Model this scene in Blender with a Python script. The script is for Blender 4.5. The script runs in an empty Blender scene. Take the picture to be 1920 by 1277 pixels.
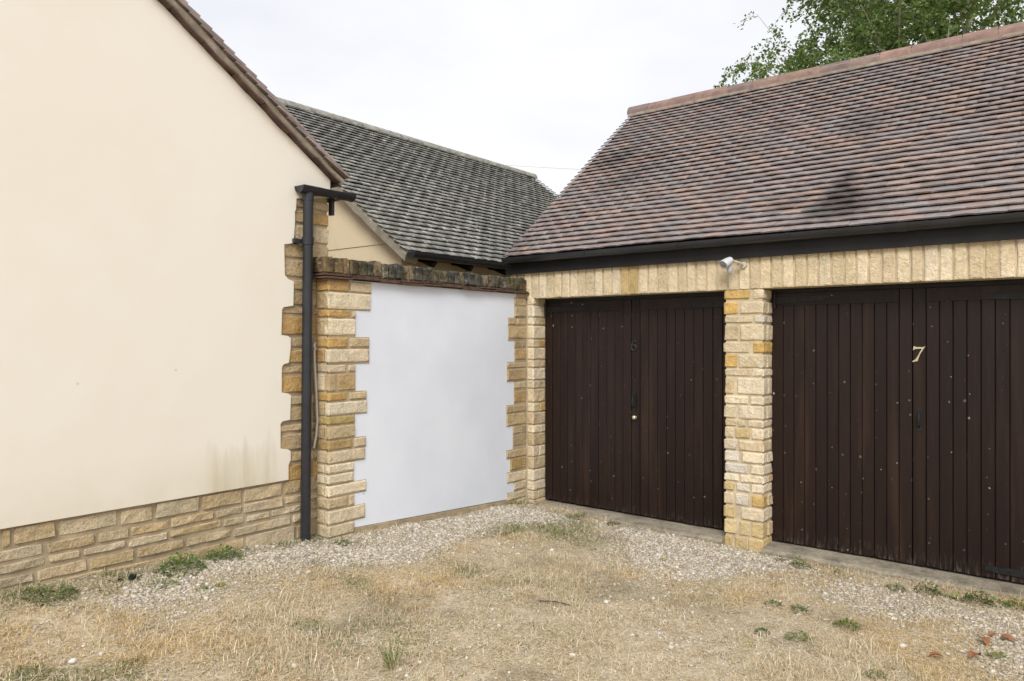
import bpy, math, random
import numpy as np
from mathutils import Matrix, Vector
random.seed(7); rng = np.random.default_rng(7)
S = bpy.context.scene
COL = S.collection

# ------------------------------------------------------------------ camera
CH = 1.72                                   # eye height
FPX, VPX, PCX, PCY = 1400.0, -831.0, 960.0, 640.0
_n = math.hypot(PCX - VPX, FPX)
RIGHT = Vector(((PCX - VPX) / _n, FPX / _n, 0)); FWD = Vector((-FPX / _n, (PCX - VPX) / _n, 0))
cam = bpy.data.cameras.new("camera"); camo = bpy.data.objects.new("camera", cam); COL.objects.link(camo)
cam.sensor_width = 36; cam.lens = FPX / 1920 * 36; cam.shift_y = 1.5 / 1920
cam.clip_start = 0.05; cam.clip_end = 2000
camo.matrix_world = Matrix(((RIGHT.x, 0, -FWD.x, 0), (RIGHT.y, 0, -FWD.y, 0), (0, 1, 0, CH), (0, 0, 0, 1)))
S.camera = camo
# survey helpers: photograph point -> point on a plane of the place
def _ray(x, y): return FWD + RIGHT * ((x - PCX) / FPX) + Vector((0, 0, (PCY - y) / FPX))
def onX(x, y, X): d = _ray(x, y); return Vector((0, 0, CH)) + d * (X / d.x)
def onY(x, y, Y): d = _ray(x, y); return Vector((0, 0, CH)) + d * (Y / d.y)
def onZ(x, y, Z): d = _ray(x, y); return Vector((0, 0, CH)) + d * ((Z - CH) / d.z)

# ------------------------------------------------------------------ world, sun, exposure
SUN_DIR = Vector((0.48, -0.80, 0.80)).normalized()      # towards the sun
w = bpy.data.worlds.new("World"); S.world = w; w.use_nodes = True
nt = w.node_tree; nt.nodes.clear()
out = nt.nodes.new("ShaderNodeOutputWorld"); bg = nt.nodes.new("ShaderNodeBackground")
sky = nt.nodes.new("ShaderNodeTexSky"); sky.sky_type = 'NISHITA'; sky.sun_disc = False
sky.sun_elevation = math.asin(SUN_DIR.z); sky.sun_rotation = math.atan2(SUN_DIR.x, SUN_DIR.y)
tc = nt.nodes.new("ShaderNodeTexCoord"); mp = nt.nodes.new("ShaderNodeMapping"); mp.inputs['Scale'].default_value = (1.2, 1.2, 3.2)
no = nt.nodes.new("ShaderNodeTexNoise"); no.inputs['Scale'].default_value = 1.6; no.inputs['Detail'].default_value = 5; no.inputs['Roughness'].default_value = .5
cr = nt.nodes.new("ShaderNodeValToRGB")
cr.color_ramp.elements[0].position = .34; cr.color_ramp.elements[0].color = (8.75, 8.87, 9.35, 1)
cr.color_ramp.elements[1].position = .62; cr.color_ramp.elements[1].color = (10.5, 10.5, 10.6, 1)
mx = nt.nodes.new("ShaderNodeMix"); mx.data_type = 'RGBA'; mx.inputs[0].default_value = .93
L = nt.links.new
L(tc.outputs['Generated'], mp.inputs['Vector']); L(mp.outputs[0], no.inputs['Vector']); L(no.outputs[0], cr.inputs[0])
L(sky.outputs[0], mx.inputs[6]); L(cr.outputs[0], mx.inputs[7]); L(mx.outputs[2], bg.inputs[0]); L(bg.outputs[0], out.inputs[0])
bg.inputs[1].default_value = 0.058
sun = bpy.data.lights.new("sun", 'SUN'); sun.energy = 1.5; sun.angle = math.radians(24); sun.color = (1, .96, .9)
suno = bpy.data.objects.new("sun", sun); COL.objects.link(suno)
suno.rotation_euler = (-SUN_DIR).to_track_quat('-Z', 'Y').to_euler(); suno.location = (3, -4, 9)
S.view_settings.view_transform = 'Standard'; S.view_settings.look = 'None'
S.view_settings.exposure = 0.87; S.view_settings.gamma = 1
S.render.engine = 'CYCLES'
S.cycles.max_bounces = 5; S.cycles.diffuse_bounces = 3; S.cycles.glossy_bounces = 2; S.cycles.transparent_max_bounces = 4
S.cycles.use_denoising = True

# ------------------------------------------------------------------ small helpers
def link(o, parent=None, base=None):
    COL.objects.link(o)
    if parent is not None:
        o.parent = parent
        if parent.type == 'EMPTY': o.matrix_parent_inverse = Matrix.Translation(-parent.location)
    return o
def tag(o, label=None, cat=None, group=None, kind=None):
    if label: o["label"] = label
    if cat: o["category"] = cat
    if group: o["group"] = group
    if kind: o["kind"] = kind
    return o
def thing(name, loc, label, cat, group=None):
    o = bpy.data.objects.new(name, None); COL.objects.link(o); o.location = loc; o.empty_display_size = .1
    return tag(o, label, cat, group)
def mesh(name, V, F, mat, parent=None, smooth=False):
    me = bpy.data.meshes.new(name); me.from_pydata([tuple(v) for v in V], [], F)
    if smooth: me.polygons.foreach_set("use_smooth", [True] * len(me.polygons))
    me.materials.append(mat); me.update()
    return link(bpy.data.objects.new(name, me), parent)
class MB:
    def __init__(s): s.V = []; s.F = []
    def add(s, V, F):
        n = len(s.V); s.V += [tuple(v) for v in V]; s.F += [tuple(i + n for i in f) for f in F]
    def box(s, x0, x1, y0, y1, z0, z1):
        s.add([(x0,y0,z0),(x1,y0,z0),(x1,y1,z0),(x0,y1,z0),(x0,y0,z1),(x1,y0,z1),(x1,y1,z1),(x0,y1,z1)],
              [(0,3,2,1),(4,5,6,7),(0,1,5,4),(1,2,6,5),(2,3,7,6),(3,0,4,7)])
    def prism(s, pts, axis, a, b):               # closed outline (2-D) swept along an axis from a to b
        n = len(pts)
        mk = {'X': lambda p, t: (t, p[0], p[1]), 'Y': lambda p, t: (p[0], t, p[1]), 'Z': lambda p, t: (p[0], p[1], t)}[axis]
        s.add([mk(p, a) for p in pts] + [mk(p, b) for p in pts],
              [tuple(range(n - 1, -1, -1)), tuple(range(n, 2 * n))] + [(i, (i + 1) % n, n + (i + 1) % n, n + i) for i in range(n)])
    def tube(s, path, r, seg=10, caps=True):
        path = [Vector(p) for p in path]; rings = []; up = None
        rr = r if isinstance(r, (list, tuple)) else [r] * len(path)
        for i, p in enumerate(path):
            d = (path[min(i + 1, len(path) - 1)] - path[max(i - 1, 0)]).normalized()
            if up is None: up = Vector((0, 0, 1)) if abs(d.z) < .9 else Vector((1, 0, 0))
            a = d.cross(up).normalized(); b = a.cross(d).normalized(); up = b
            rings.append([p + (a * math.cos(t) + b * math.sin(t)) * rr[i] for t in [2 * math.pi * k / seg for k in range(seg)]])
        V = [v for R in rings for v in R]; F = []
        for i in range(len(rings) - 1):
            for k in range(seg):
                k2 = (k + 1) % seg; F.append((i*seg+k, i*seg+k2, (i+1)*seg+k2, (i+1)*seg+k))
        if caps: F.append(tuple(range(seg - 1, -1, -1))); F.append(tuple(range((len(rings)-1)*seg, len(rings)*seg)))
        s.add(V, F)
    def build(s, name, mat, parent=None, smooth=False, angle=None):
        import bmesh
        o = mesh(name, s.V, s.F, mat, parent, smooth)
        bm = bmesh.new(); bm.from_mesh(o.data); bmesh.ops.recalc_face_normals(bm, faces=bm.faces); bm.to_mesh(o.data); bm.free()
        if smooth and angle is not None:
            o.data.set_sharp_from_angle(angle=math.radians(angle))
        return o
def arr_mesh(name, V, F, mat, parent=None, col=None):     # numpy triangles, with an optional colour per vertex
    me = bpy.data.meshes.new(name)
    me.vertices.add(len(V)); me.vertices.foreach_set("co", np.asarray(V, np.float32).ravel())
    F = np.asarray(F, np.int32); k = F.shape[1]
    me.loops.add(F.size); me.loops.foreach_set("vertex_index", F.ravel())
    me.polygons.add(len(F)); me.polygons.foreach_set("loop_start", np.arange(0, F.size, k, dtype=np.int32))
    me.update(calc_edges=True)
    if col is not None:
        a = me.color_attributes.new("tint", 'FLOAT_COLOR', 'POINT')
        a.data.foreach_set("color", np.concatenate([col, np.ones((len(col), 1))], 1).astype(np.float32).ravel())
    me.materials.append(mat)
    return link(bpy.data.objects.new(name, me), parent)
# value noise on numpy arrays
_perm = np.random.default_rng(3).random((256, 256))
def vnoise(x, y, s):
    x = np.asarray(x, float) * s + 113.3; y = np.asarray(y, float) * s + 71.7
    xi = np.floor(x).astype(int); yi = np.floor(y).astype(int); fx = x - xi; fy = y - yi
    fx = fx * fx * (3 - 2 * fx); fy = fy * fy * (3 - 2 * fy)
    g = lambda a, b: _perm[a % 256, b % 256]
    return (g(xi, yi) * (1-fx) + g(xi+1, yi) * fx) * (1-fy) + (g(xi, yi+1) * (1-fx) + g(xi+1, yi+1) * fx) * fy
def fbm(x, y, s): return .5 * vnoise(x, y, s) + .3 * vnoise(x, y, s * 2.1) + .2 * vnoise(x, y, s * 4.3)

# ------------------------------------------------------------------ materials
class M:
    def __init__(s, name, rough=.9, spec=.3):
        s.m = bpy.data.materials.new(name); s.m.use_nodes = True; s.t = s.m.node_tree
        s.b = s.t.nodes['Principled BSDF']; s.b.inputs['Roughness'].default_value = rough
        s.b.inputs['Specular IOR Level'].default_value = spec
        s._o = None
    def n(s, typ, **kw):
        x = s.t.nodes.new(typ)
        for k, v in kw.items(): setattr(x, k, v)
        return x
    def ln(s, a, b): s.t.links.new(a, b)
    def coord(s, scale=(1, 1, 1)):
        if s._o is None: s._o = s.n("ShaderNodeNewGeometry")
        mp = s.n("ShaderNodeMapping"); mp.inputs['Scale'].default_value = scale
        s.ln(s._o.outputs['Position'], mp.inputs['Vector']); return mp.outputs[0]
    def ocoord(s, scale=(1, 1, 1)):
        t = s.n("ShaderNodeTexCoord"); mp = s.n("ShaderNodeMapping"); mp.inputs['Scale'].default_value = scale
        s.ln(t.outputs['Object'], mp.inputs['Vector']); return mp.outputs[0]
    def noise(s, scale, detail=4, rough=.6, vec=None, dist=0):
        x = s.n("ShaderNodeTexNoise"); x.inputs['Scale'].default_value = scale; x.inputs['Detail'].default_value = detail
        x.inputs['Roughness'].default_value = rough; x.inputs['Distortion'].default_value = dist
        s.ln(vec if vec is not None else s.coord(), x.inputs['Vector']); return x.outputs[0]
    def voro(s, scale, vec=None, feature='F1', out='Distance'):
        x = s.n("ShaderNodeTexVoronoi"); x.feature = feature; x.inputs['Scale'].default_value = scale
        s.ln(vec if vec is not None else s.coord(), x.inputs['Vector']); return x.outputs[out]
    def spots(s, scale, a, b_):                     # sparse dots scattered over a wall plane
        sp = s.n("ShaderNodeSeparateXYZ"); s.ln(s.coord(), sp.inputs[0]); cb = s.n("ShaderNodeCombineXYZ")
        s.ln(sp.outputs[a], cb.inputs[0]); s.ln(sp.outputs[b_], cb.inputs[1])
        x = s.n("ShaderNodeTexVoronoi"); x.voronoi_dimensions = '2D'; x.inputs['Scale'].default_value = scale; s.ln(cb.outputs[0], x.inputs['Vector'])
        c = s.n("ShaderNodeSeparateColor"); s.ln(x.outputs['Color'], c.inputs[0]); return x.outputs['Distance'], c.outputs[0], c.outputs[1]
    def ramp(s, fac, *stops):
        x = s.n("ShaderNodeValToRGB"); e = x.color_ramp.elements
        while len(e) < len(stops): e.new(.5)
        for el, (p, c) in zip(e, stops):
            el.position = p; el.color = (*((c,) * 3 if isinstance(c, (int, float)) else c), 1)
        s.ln(fac, x.inputs[0]); return x.outputs[0]
    def mix(s, a, b, fac, mode='MIX'):
        x = s.n("ShaderNodeMix", data_type='RGBA', blend_type=mode)
        for sock, v in ((x.inputs[0], fac), (x.inputs[6], a), (x.inputs[7], b)):
            if isinstance(v, (int, float)): sock.default_value = v if sock.type == 'VALUE' else (v, v, v, 1)
            elif isinstance(v, tuple): sock.default_value = (*v, 1)
            else: s.ln(v, sock)
        return x.outputs[2]
    def math(s, op, a, b=0.0, clamp=False):
        x = s.n("ShaderNodeMath", operation=op, use_clamp=clamp)
        for i, v in enumerate((a, b)):
            if isinstance(v, (int, float)): x.inputs[i].default_value = v
            else: s.ln(v, x.inputs[i])
        return x.outputs[0]
    def bump(s, h, strength=.5, dist=.01):
        x = s.n("ShaderNodeBump"); x.inputs['Strength'].default_value = strength; x.inputs['Distance'].default_value = dist
        s.ln(h, x.inputs['Height'])
        if s.b.inputs['Normal'].is_linked: s.ln(s.b.inputs['Normal'].links[0].from_socket, x.inputs['Normal'])
        s.ln(x.outputs[0], s.b.inputs['Normal'])
    def base(s, c):
        if isinstance(c, tuple): s.b.inputs['Base Color'].default_value = (*c, 1)
        else: s.ln(c, s.b.inputs['Base Color'])
        return s.m
    def obj_color(s): return s.n("ShaderNodeObjectInfo").outputs['Color']
    def obj_rand(s): return s.n("ShaderNodeObjectInfo").outputs['Random']
    def island(s): return s.n("ShaderNodeNewGeometry").outputs['Random Per Island']
    def attr(s, nm="tint"): x = s.n("ShaderNodeAttribute", attribute_name=nm); return x.outputs['Color']
    def rough(s, f): s.ln(f, s.b.inputs['Roughness'])

def mat_stone():
    m = M("stone_rock_faced", .95, .15); c = m.obj_color()
    n1 = m.noise(9, 5, .65); n2 = m.noise(70, 3, .7); n3 = m.noise(3.1, 3)
    c = m.mix(c, m.ramp(n1, (.28, .80), (.5, 1.0), (.72, 1.12)), 1.0, 'MULTIPLY')
    c = m.mix(c, m.ramp(n2, (.3, .80), (.5, 1.0), (.75, 1.12)), .9, 'MULTIPLY')
    c = m.mix(c, (.52, .34, .14), m.ramp(n3, (.56, 0.0), (.74, .45)))
    pits = m.voro(95); c = m.mix(c, (.17, .12, .06), m.ramp(pits, (.08, .6), (.2, 0.0)))
    m.bump(n1, .8, .03); m.bump(m.noise(30, 4, .7, None, .8), .9, .016); m.bump(n2, .6, .006)
    return m.base(c)
def mat_plain(name, col, rough=.9, var=.25, sc=8, bump=.0, spec=.3):
    m = M(name, rough, spec); n1 = m.noise(sc, 5); c = m.mix(col, m.ramp(n1, (.3, 1 - var), (.7, 1 + var * .6)), 1.0, 'MULTIPLY')
    if bump: m.bump(m.noise(sc * 6, 4, .7), bump, .006)
    return m.base(c)
def mat_render_cream():
    m = M("cream_render", .95, .1)
    n1 = m.noise(.9, 4); n2 = m.noise(230, 3, .7); SP_ = m.spots(1.6, 1, 2)
    c = m.mix((.82, .775, .695), (.785, .725, .62), m.ramp(n1, (.4, 0.0), (.75, .55)))
    c = m.mix(c, (.56, .40, .2), m.math('MULTIPLY', m.ramp(SP_[0], (.008, .5), (.016, 0.0)), m.math('GREATER_THAN', SP_[1], .9)))
    # damp streaks that have run down to the plinth
    pos = m.n("ShaderNodeNewGeometry").outputs['Position']; sp = m.n("ShaderNodeSeparateXYZ"); m.ln(pos, sp.inputs[0])
    st = m.noise(1.0, 4, .6, m.coord((1, 8, .9))); fine = m.noise(1.0, 4, .6, m.coord((1, 22, 2.2)))
    dy = m.math('DIVIDE', m.math('SUBTRACT', sp.outputs['Y'], SMEAR[0]), SMEAR[1]); dy = m.math('SUBTRACT', 1.0, m.math('MULTIPLY', dy, dy), clamp=True)
    hz = m.math('SUBTRACT', 1.0, m.math('DIVIDE', m.math('SUBTRACT', sp.outputs['Z'], SMEAR[2]), m.math('MULTIPLY', m.ramp(st, (.35, .25), (.65, 1.0)), SMEAR[3])), clamp=True)
    f = m.math('MULTIPLY', m.math('MULTIPLY', dy, m.math('POWER', hz, .6)), m.ramp(st, (.33, .12), (.66, 1.0)))
    c = m.mix(c, (.45, .40, .23), m.math('MULTIPLY', f, m.ramp(fine, (.3, .5), (.7, .8))))
    low = m.math('SUBTRACT', 1.0, m.math('DIVIDE', m.math('SUBTRACT', sp.outputs['Z'], SMEAR[2]), .30), clamp=True)
    c = m.mix(c, (.60, .52, .36), m.math('MULTIPLY', low, m.ramp(m.noise(2.3, 4), (.35, .05), (.7, .42))))
    m.bump(n2, .25, .004); m.bump(m.noise(3, 3), .15, .02)
    return m.base(c)
def mat_far_render():
    m = M("stained_cream_render", .95, .1)
    n1 = m.noise(2.2, 5, .65, m.coord((1, 1, .6)))
    c = m.mix((.72, .61, .43), (.47, .35, .19), m.ramp(n1, (.42, 0.0), (.8, .75)))
    m.bump(m.noise(160, 3), .2, .004); return m.base(c)
def mat_white():
    m = M("white_painted_render", .55, .3)
    SP_ = m.spots(1.5, 1, 2); n1 = m.noise(1.4, 4, .55); c = m.mix((.78, .82, .90), (.71, .755, .845), m.ramp(n1, (.36, 0.0), (.68, 1.0)))
    c = m.mix(c, (.3, .3, .32), m.math('MULTIPLY', m.ramp(SP_[0], (.008, .6), (.014, 0.0)), m.math('GREATER_THAN', SP_[1], .6)))
    m.bump(m.noise(4, 3), .12, .02); m.bump(m.noise(150, 2), .06, .003)
    return m.base(c)
def mat_tile(kind):
    m = M("clay_roof_tile_" + kind, .8, .25)
    r = m.obj_rand() if kind == 'single' else m.island()
    c = m.ramp(r, (0, (.25, .208, .198)), (.2, (.28, .228, .214)), (.38, (.258, .238, .238)), (.52, (.325, .242, .215)), (.62, (.232, .208, .206)),
               (.76, (.288, .266, .264)), (.88, (.36, .265, .228)), (1, (.268, .222, .21)))
    n1 = m.noise(14, 5, .65); n2 = m.noise(1.15, 5, .6)
    c = m.mix(c, m.ramp(n1, (.25, .70), (.6, 1.08), (.8, 1.3)), 1.0, 'MULTIPLY')
    c = m.mix(c, (.055, .048, .046), m.ramp(n2, (.53, 0.0), (.72, .62)))        # sooty weathering in blotches
    c = m.mix(c, (.5, .47, .43), m.ramp(m.noise(60, 2), (.7, 0.0), (.78, .5)))   # lichen specks
    # dark soft-edged patch above the gutter, widening downwards
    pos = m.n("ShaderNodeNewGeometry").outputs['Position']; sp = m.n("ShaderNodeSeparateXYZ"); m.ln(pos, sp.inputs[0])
    x = m.math('ABSOLUTE', m.math('SUBTRACT', sp.outputs['X'], ROOF_PATCH[0]))
    t = m.math('SUBTRACT', ROOF_PATCH[2], sp.outputs['Z'])
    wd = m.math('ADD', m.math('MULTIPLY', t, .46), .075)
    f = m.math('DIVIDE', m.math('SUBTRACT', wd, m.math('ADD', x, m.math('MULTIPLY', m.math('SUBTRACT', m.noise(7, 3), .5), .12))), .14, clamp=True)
    f = m.math('MULTIPLY', f, m.math('MULTIPLY', m.math('DIVIDE', t, .04, clamp=True), m.math('DIVIDE', m.math('SUBTRACT', sp.outputs['Z'], ROOF_PATCH[1]), .14, clamp=True)))
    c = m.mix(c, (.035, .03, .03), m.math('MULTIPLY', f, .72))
    m.bump(n1, .3, .004)
    return m.base(c)
def mat_far_tile():
    m = M("lichened_grey_tile", .95, .1); r = m.island()
    c = m.ramp(r, (0, (.20, .20, .19)), (.45, (.24, .24, .225)), (.8, (.285, .28, .255)), (1, (.215, .21, .19)))
    n1 = m.noise(9, 5, .7); n2 = m.noise(34, 4, .7)
    c = m.mix(c, (.62, .62, .57), m.ramp(n1, (.50, 0.0), (.66, .8)))
    c = m.mix(c, m.ramp(n2, (.3, .55), (.6, 1.15)), 1.0, 'MULTIPLY')
    c = m.mix(c, (.3, .22, .10), m.ramp(m.noise(2.2, 3), (.68, 0.0), (.8, .5)))
    m.bump(n2, .4, .006); return m.base(c)
def mat_coping():
    m = M("weathered_coping_stone", .97, .1); c = m.obj_color()
    n1 = m.noise(16, 5, .7); n2 = m.noise(5, 4)
    c = m.mix(c, (.028, .028, .024), m.ramp(n1, (.40, 0.0), (.58, .85)))
    c = m.mix(c, (.42, .40, .34), m.ramp(m.noise(30, 4, .7), (.6, 0.0), (.68, .8)))
    c = m.mix(c, (.10, .085, .035), m.ramp(n2, (.5, 0.0), (.7, .5)))
    m.bump(n1, .8, .02); m.bump(m.noise(90, 3), .6, .005); return m.base(c)
def mat_wood():
    m = M("dark_stained_timber", .42, .28); r = m.obj_rand()
    g = m.noise(3.0, 6, .65, m.coord((26, 26, 1.2)), .6); g2 = m.noise(1.0, 4, .6, m.coord((9, 9, .7)))
    c = m.ramp(g, (.2, (.0085, .0043, .0034)), (.6, (.0165, .0078, .0058)), (.85, (.034, .0155, .0092)))
    c = m.mix(c, (.05, .028, .017), m.ramp(g2, (.52, 0.0), (.78, .55)))
    c = m.mix(c, m.ramp(r, (0, .82), (1, 1.18)), 1.0, 'MULTIPLY')
    ds, pa, pb_ = m.spots(8.5, 0, 2)
    sel = m.math('GREATER_THAN', pa, .58); rad = m.math('ADD', m.math('MULTIPLY', m.math('POWER', pb_, 2.5), .060), .028)
    f = m.math('DIVIDE', m.math('SUBTRACT', rad, m.math('ADD', ds, m.math('MULTIPLY', m.math('SUBTRACT', m.noise(70, 3), .5), .17))), .03, clamp=True)
    c = m.mix(c, (.46, .43, .40), m.math('MULTIPLY', m.math('MULTIPLY', f, sel), m.ramp(pa, (.58, .10), (.85, .3), (1.0, .7))))   # small pale chips and droppings
    pz = m.n("ShaderNodeSeparateXYZ"); m.ln(m.coord(), pz.inputs[0])
    foot = m.math('SUBTRACT', 1.0, m.math('DIVIDE', m.math('SUBTRACT', pz.outputs[2], .05), .13), clamp=True)     # scuffed, bleached board ends
    c = m.mix(c, (.14, .12, .10), m.math('MULTIPLY', foot, m.ramp(m.noise(1.0, 4, .7, m.coord((55, 55, 9))), (.5, 0.0), (.66, .6))))
    m.rough(m.ramp(g, (.3, .5), (.8, .36))); m.bump(g, .25, .003)
    return m.base(c)
def mat_concrete():
    m = M("worn_concrete", .93, .15); n1 = m.noise(5, 6, .65); n2 = m.noise(45, 4, .7)
    c = m.mix((.36, .315, .245), (.17, .148, .115), m.ramp(n1, (.4, 0.0), (.65, .9)))
    c = m.mix(c, m.ramp(n2, (.3, .7), (.7, 1.15)), 1.0, 'MULTIPLY'); m.bump(n2, .5, .006); m.bump(n1, .3, .02)
    return m.base(c)
def mat_ground():
    m = M("gravelly_soil_and_straw", 1.0, .05); g = m.attr("tint"); sp = m.n("ShaderNodeSeparateColor"); m.ln(g, sp.inputs[0])
    n1 = m.noise(7, 6, .7); n2 = m.noise(60, 4, .7)
    soil = m.mix((.45, .36, .245), (.62, .53, .39), m.ramp(n1, (.35, 0.0), (.65, 1.0)))
    soil = m.mix(soil, (.10, .115, .04), m.math('MULTIPLY', sp.outputs[1], .4))
    grav = m.mix((.47, .41, .325), (.34, .30, .235), m.ramp(n1, (.35, 0.0), (.7, 1.0)))
    c = m.mix(soil, grav, sp.outputs[0]); c = m.mix(c, (.17, .145, .10), m.math('MULTIPLY', sp.outputs[2], .3))
    c = m.mix(c, m.ramp(n2, (.25, .5), (.55, 1.0), (.8, 1.3)), 1.0, 'MULTIPLY')
    m.bump(n2, .9, .012); return m.base(c)
def mat_attr(name, rough=.9, trans=0.0):
    m = M(name, rough, .15); c = m.attr("tint"); m.base(c)
    if trans:
        tl = m.n("ShaderNodeBsdfTranslucent"); m.ln(m.mix(c, (1.0, 1.15, .5), 1.0, 'MULTIPLY'), tl.inputs[0]); ms = m.n("ShaderNodeMixShader"); ms.inputs[0].default_value = trans
        o = m.t.nodes['Material Output']; m.ln(m.b.outputs[0], ms.inputs[1]); m.ln(tl.outputs[0], ms.inputs[2]); m.ln(ms.outputs[0], o.inputs[0])
    return m.m

# ------------------------------------------------------------------ key dimensions of the place (metres, camera foot at 0,0)
YG = onZ(1432, 1036, 0).y                      # garage front face
YD = YG + .20                                  # face of the garage doors
XJ = onY(1000, 750, YG).x                      # left jamb of first opening
XC = onY(986, 750, YG).x                       # face of the white boundary wall
XP0, XP1 = onY(1358, 800, YG).x, onY(1431, 800, YG).x      # middle pier
XD1 = XP1 + (XP0 - XJ) + .02                   # right jamb of second opening
XGL = onY(956, 520, YG).x                      # left corner of the garage
ZL = 2.15; ZF = 2.405                          # lintel underside, fascia underside
YP = onX(614, 900, XC).y                       # near end of the boundary wall
XW = onY(593, 800, YP).x                       # stone face of the left house
YWC = onX(617, 450, XW).y                      # right corner of the left house
ZPL = onX(300, 940, XW).z                      # plinth top
SMEAR = (onX(452, 870, XW).y, .36, ZPL, .42)
ROOF_PATCH = (onY(1578, 400, YG + .35).x, 2.62, onY(1578, 312, YG + .62).z)
def smooth(t): t = np.clip(t, 0, 1); return t * t * (3 - 2 * t)
def gz(x, y):
    x = np.asarray(x, float); y = np.asarray(y, float)
    xl = np.clip(x, -5.2, None); yl = np.clip(y, -1.5, 6.4)
    a = .042 * np.maximum(0, -2.1 - xl); s = smooth((-xl - 1.2) / 3.6)
    z = a + .056 * (6.05 - yl) * s
    r = np.hypot(x + 2, y - 4); fade = smooth((40 - r) / 30)
    return z * fade - .005

STONE = mat_stone(); MORTAR = mat_plain("mortar", (.58, .485, .34), .95, .25, 10, .5); MORTAR_D = mat_plain("old_mortar", (.42, .34, .23), .95, .3, 10, .5)
CREAM = mat_render_cream(); FARR = mat_far_render(); WHITE = mat_white()
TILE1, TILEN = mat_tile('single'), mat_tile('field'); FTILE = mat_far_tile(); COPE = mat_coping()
CREASE = mat_plain("red_clay_creasing", (.12, .07, .052), .85, .5, 18, .5)
RIDGE = M("clay_ridge", .85, .2)
_c = RIDGE.ramp(RIDGE.obj_rand(), (0, (.31, .20, .165)), (.45, (.26, .172, .15)), (.75, (.20, .152, .145)), (1, (.33, .225, .185)))
RIDGE.bump(RIDGE.noise(30, 4), .3, .005); RIDGE = RIDGE.base(RIDGE.mix(_c, RIDGE.ramp(RIDGE.noise(9, 5), (.3, .7), (.7, 1.2)), 1.0, 'MULTIPLY'))
WOOD = mat_wood(); CONC = mat_concrete()
BLACKP = mat_plain("black_plastic", (.022, .024, .030), .33, .3, 6, 0, .5)
BLACKW = mat_plain("black_painted_timber", (.014, .014, .015), .55, .4, 5, .1)
IRON = mat_plain("black_iron", (.016, .017, .018), .5, .4, 14, .2)
VMORT = mat_plain("verge_mortar", (.31, .26, .205), .95, .4, 12, .6)
PALEM = mat_plain("pale_verge_mortar", (.44, .405, .335), .95, .3, 9, .5)
GREYRIDGE = mat_plain("lichened_ridge", (.31, .30, .265), .95, .5, 11, .6)
DECK = mat_plain("roof_deck", (.03, .027, .025), .95, .2, 5)
UNDERT = mat_plain("brown_undercloak_tile", (.10, .062, .048), .8, .5, 15, .4)

# ------------------------------------------------------------------ stones
CREAMS = [(.64, .52, .34), (.60, .475, .30), (.67, .56, .39), (.62, .50, .33), (.56, .44, .27), (.65, .54, .375)]
TANS = [(.49, .37, .215), (.53, .405, .24), (.46, .35, .21), (.51, .40, .25), (.56, .44, .275)]
ORANGE = [(.54, .35, .14), (.51, .33, .14), (.56, .38, .17)]
PALE = [(.75, .645, .47), (.78, .68, .51), (.73, .62, .44), (.77, .66, .48), (.72, .605, .425)]
def rough_box(x0, x1, y0, y1, z0, z1, amp=.006, rnd=.006, faces='', step=.07, seed=None):
    """block with a narrow worn margin and a hewn surface on the faces named in `faces`"""
    r = random.Random(seed if seed is not None else random.random())
    ext = ((x0, x1), (y0, y1), (z0, z1)); tk = []
    for a, (p, q) in enumerate(ext):
        L_ = q - p; e = min(.011, L_ * .2)
        named = ('xyz'[a] + '0' in faces) or ('xyz'[a] + '1' in faces)
        if L_ < .03 or (named and len(faces) < 3): tk.append([p, q]); continue
        n = max(1, min(3, round((L_ - 2 * e) / step)))
        tk.append([p] + [p + e + (L_ - 2 * e) * k / n for k in range(n + 1)] + [q])
    N = [len(t) - 1 for t in tk]; idx = {}; V = []; Fs = []
    bul = {k: r.uniform(-.2, 1.0) for k in ('x0', 'x1', 'y0', 'y1', 'z0', 'z1')}
    gr = (r.uniform(-1, 1), r.uniform(-1, 1))
    def vid(i, j, k):
        key = (i, j, k)
        if key in idx: return idx[key]
        q = (i, j, k); p = [tk[a][q[a]] for a in range(3)]
        ext_n = sum(1 for a in range(3) if q[a] in (0, N[a]))
        for a, nm in enumerate('xyz'):
            L_ = ext[a][1] - ext[a][0]
            if q[a] in (0, N[a]):
                sgn = -1 if q[a] == 0 else 1; face = nm + ('0' if q[a] == 0 else '1')
                if ext_n >= 2: p[a] -= sgn * min(rnd, L_ * .2) * r.uniform(.3, 1.1)
                elif face in faces: p[a] += sgn * amp * (bul[face] * .5 + r.uniform(-.45, .55))
            elif 1 < q[a] < N[a] - 1: p[a] += r.uniform(-.25, .25) * L_ / N[a]
            elif N[a] > 1: p[a] += r.uniform(-.003, .003)
        idx[key] = len(V); V.append(tuple(p)); return idx[key]
    for a in range(3):
        b, c = (a + 1) % 3, (a + 2) % 3
        for side in (0, N[a]):
            for u in range(N[b]):
                for v in range(N[c]):
                    def g(uu, vv):
                        q = [0, 0, 0]; q[a] = side; q[b] = uu; q[c] = vv; return vid(*q)
                    f = (g(u, v), g(u + 1, v), g(u + 1, v + 1), g(u, v + 1))
                    Fs.append(f if side else f[::-1])
    return V, Fs
def stone(parent, x0, x1, y0, y1, z0, z1, color, faces='y0', amp=.006, rnd=.006, name='stone', mat=None, step=.07):
    V, F = rough_box(x0, x1, y0, y1, z0, z1, amp, rnd, faces, step)
    o = mesh(name, V, F, mat or STONE, parent)
    k = random.uniform(.9, 1.08); o.color = (*[c * k * random.uniform(.99, 1.01) for c in color], 1)
    return o

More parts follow.
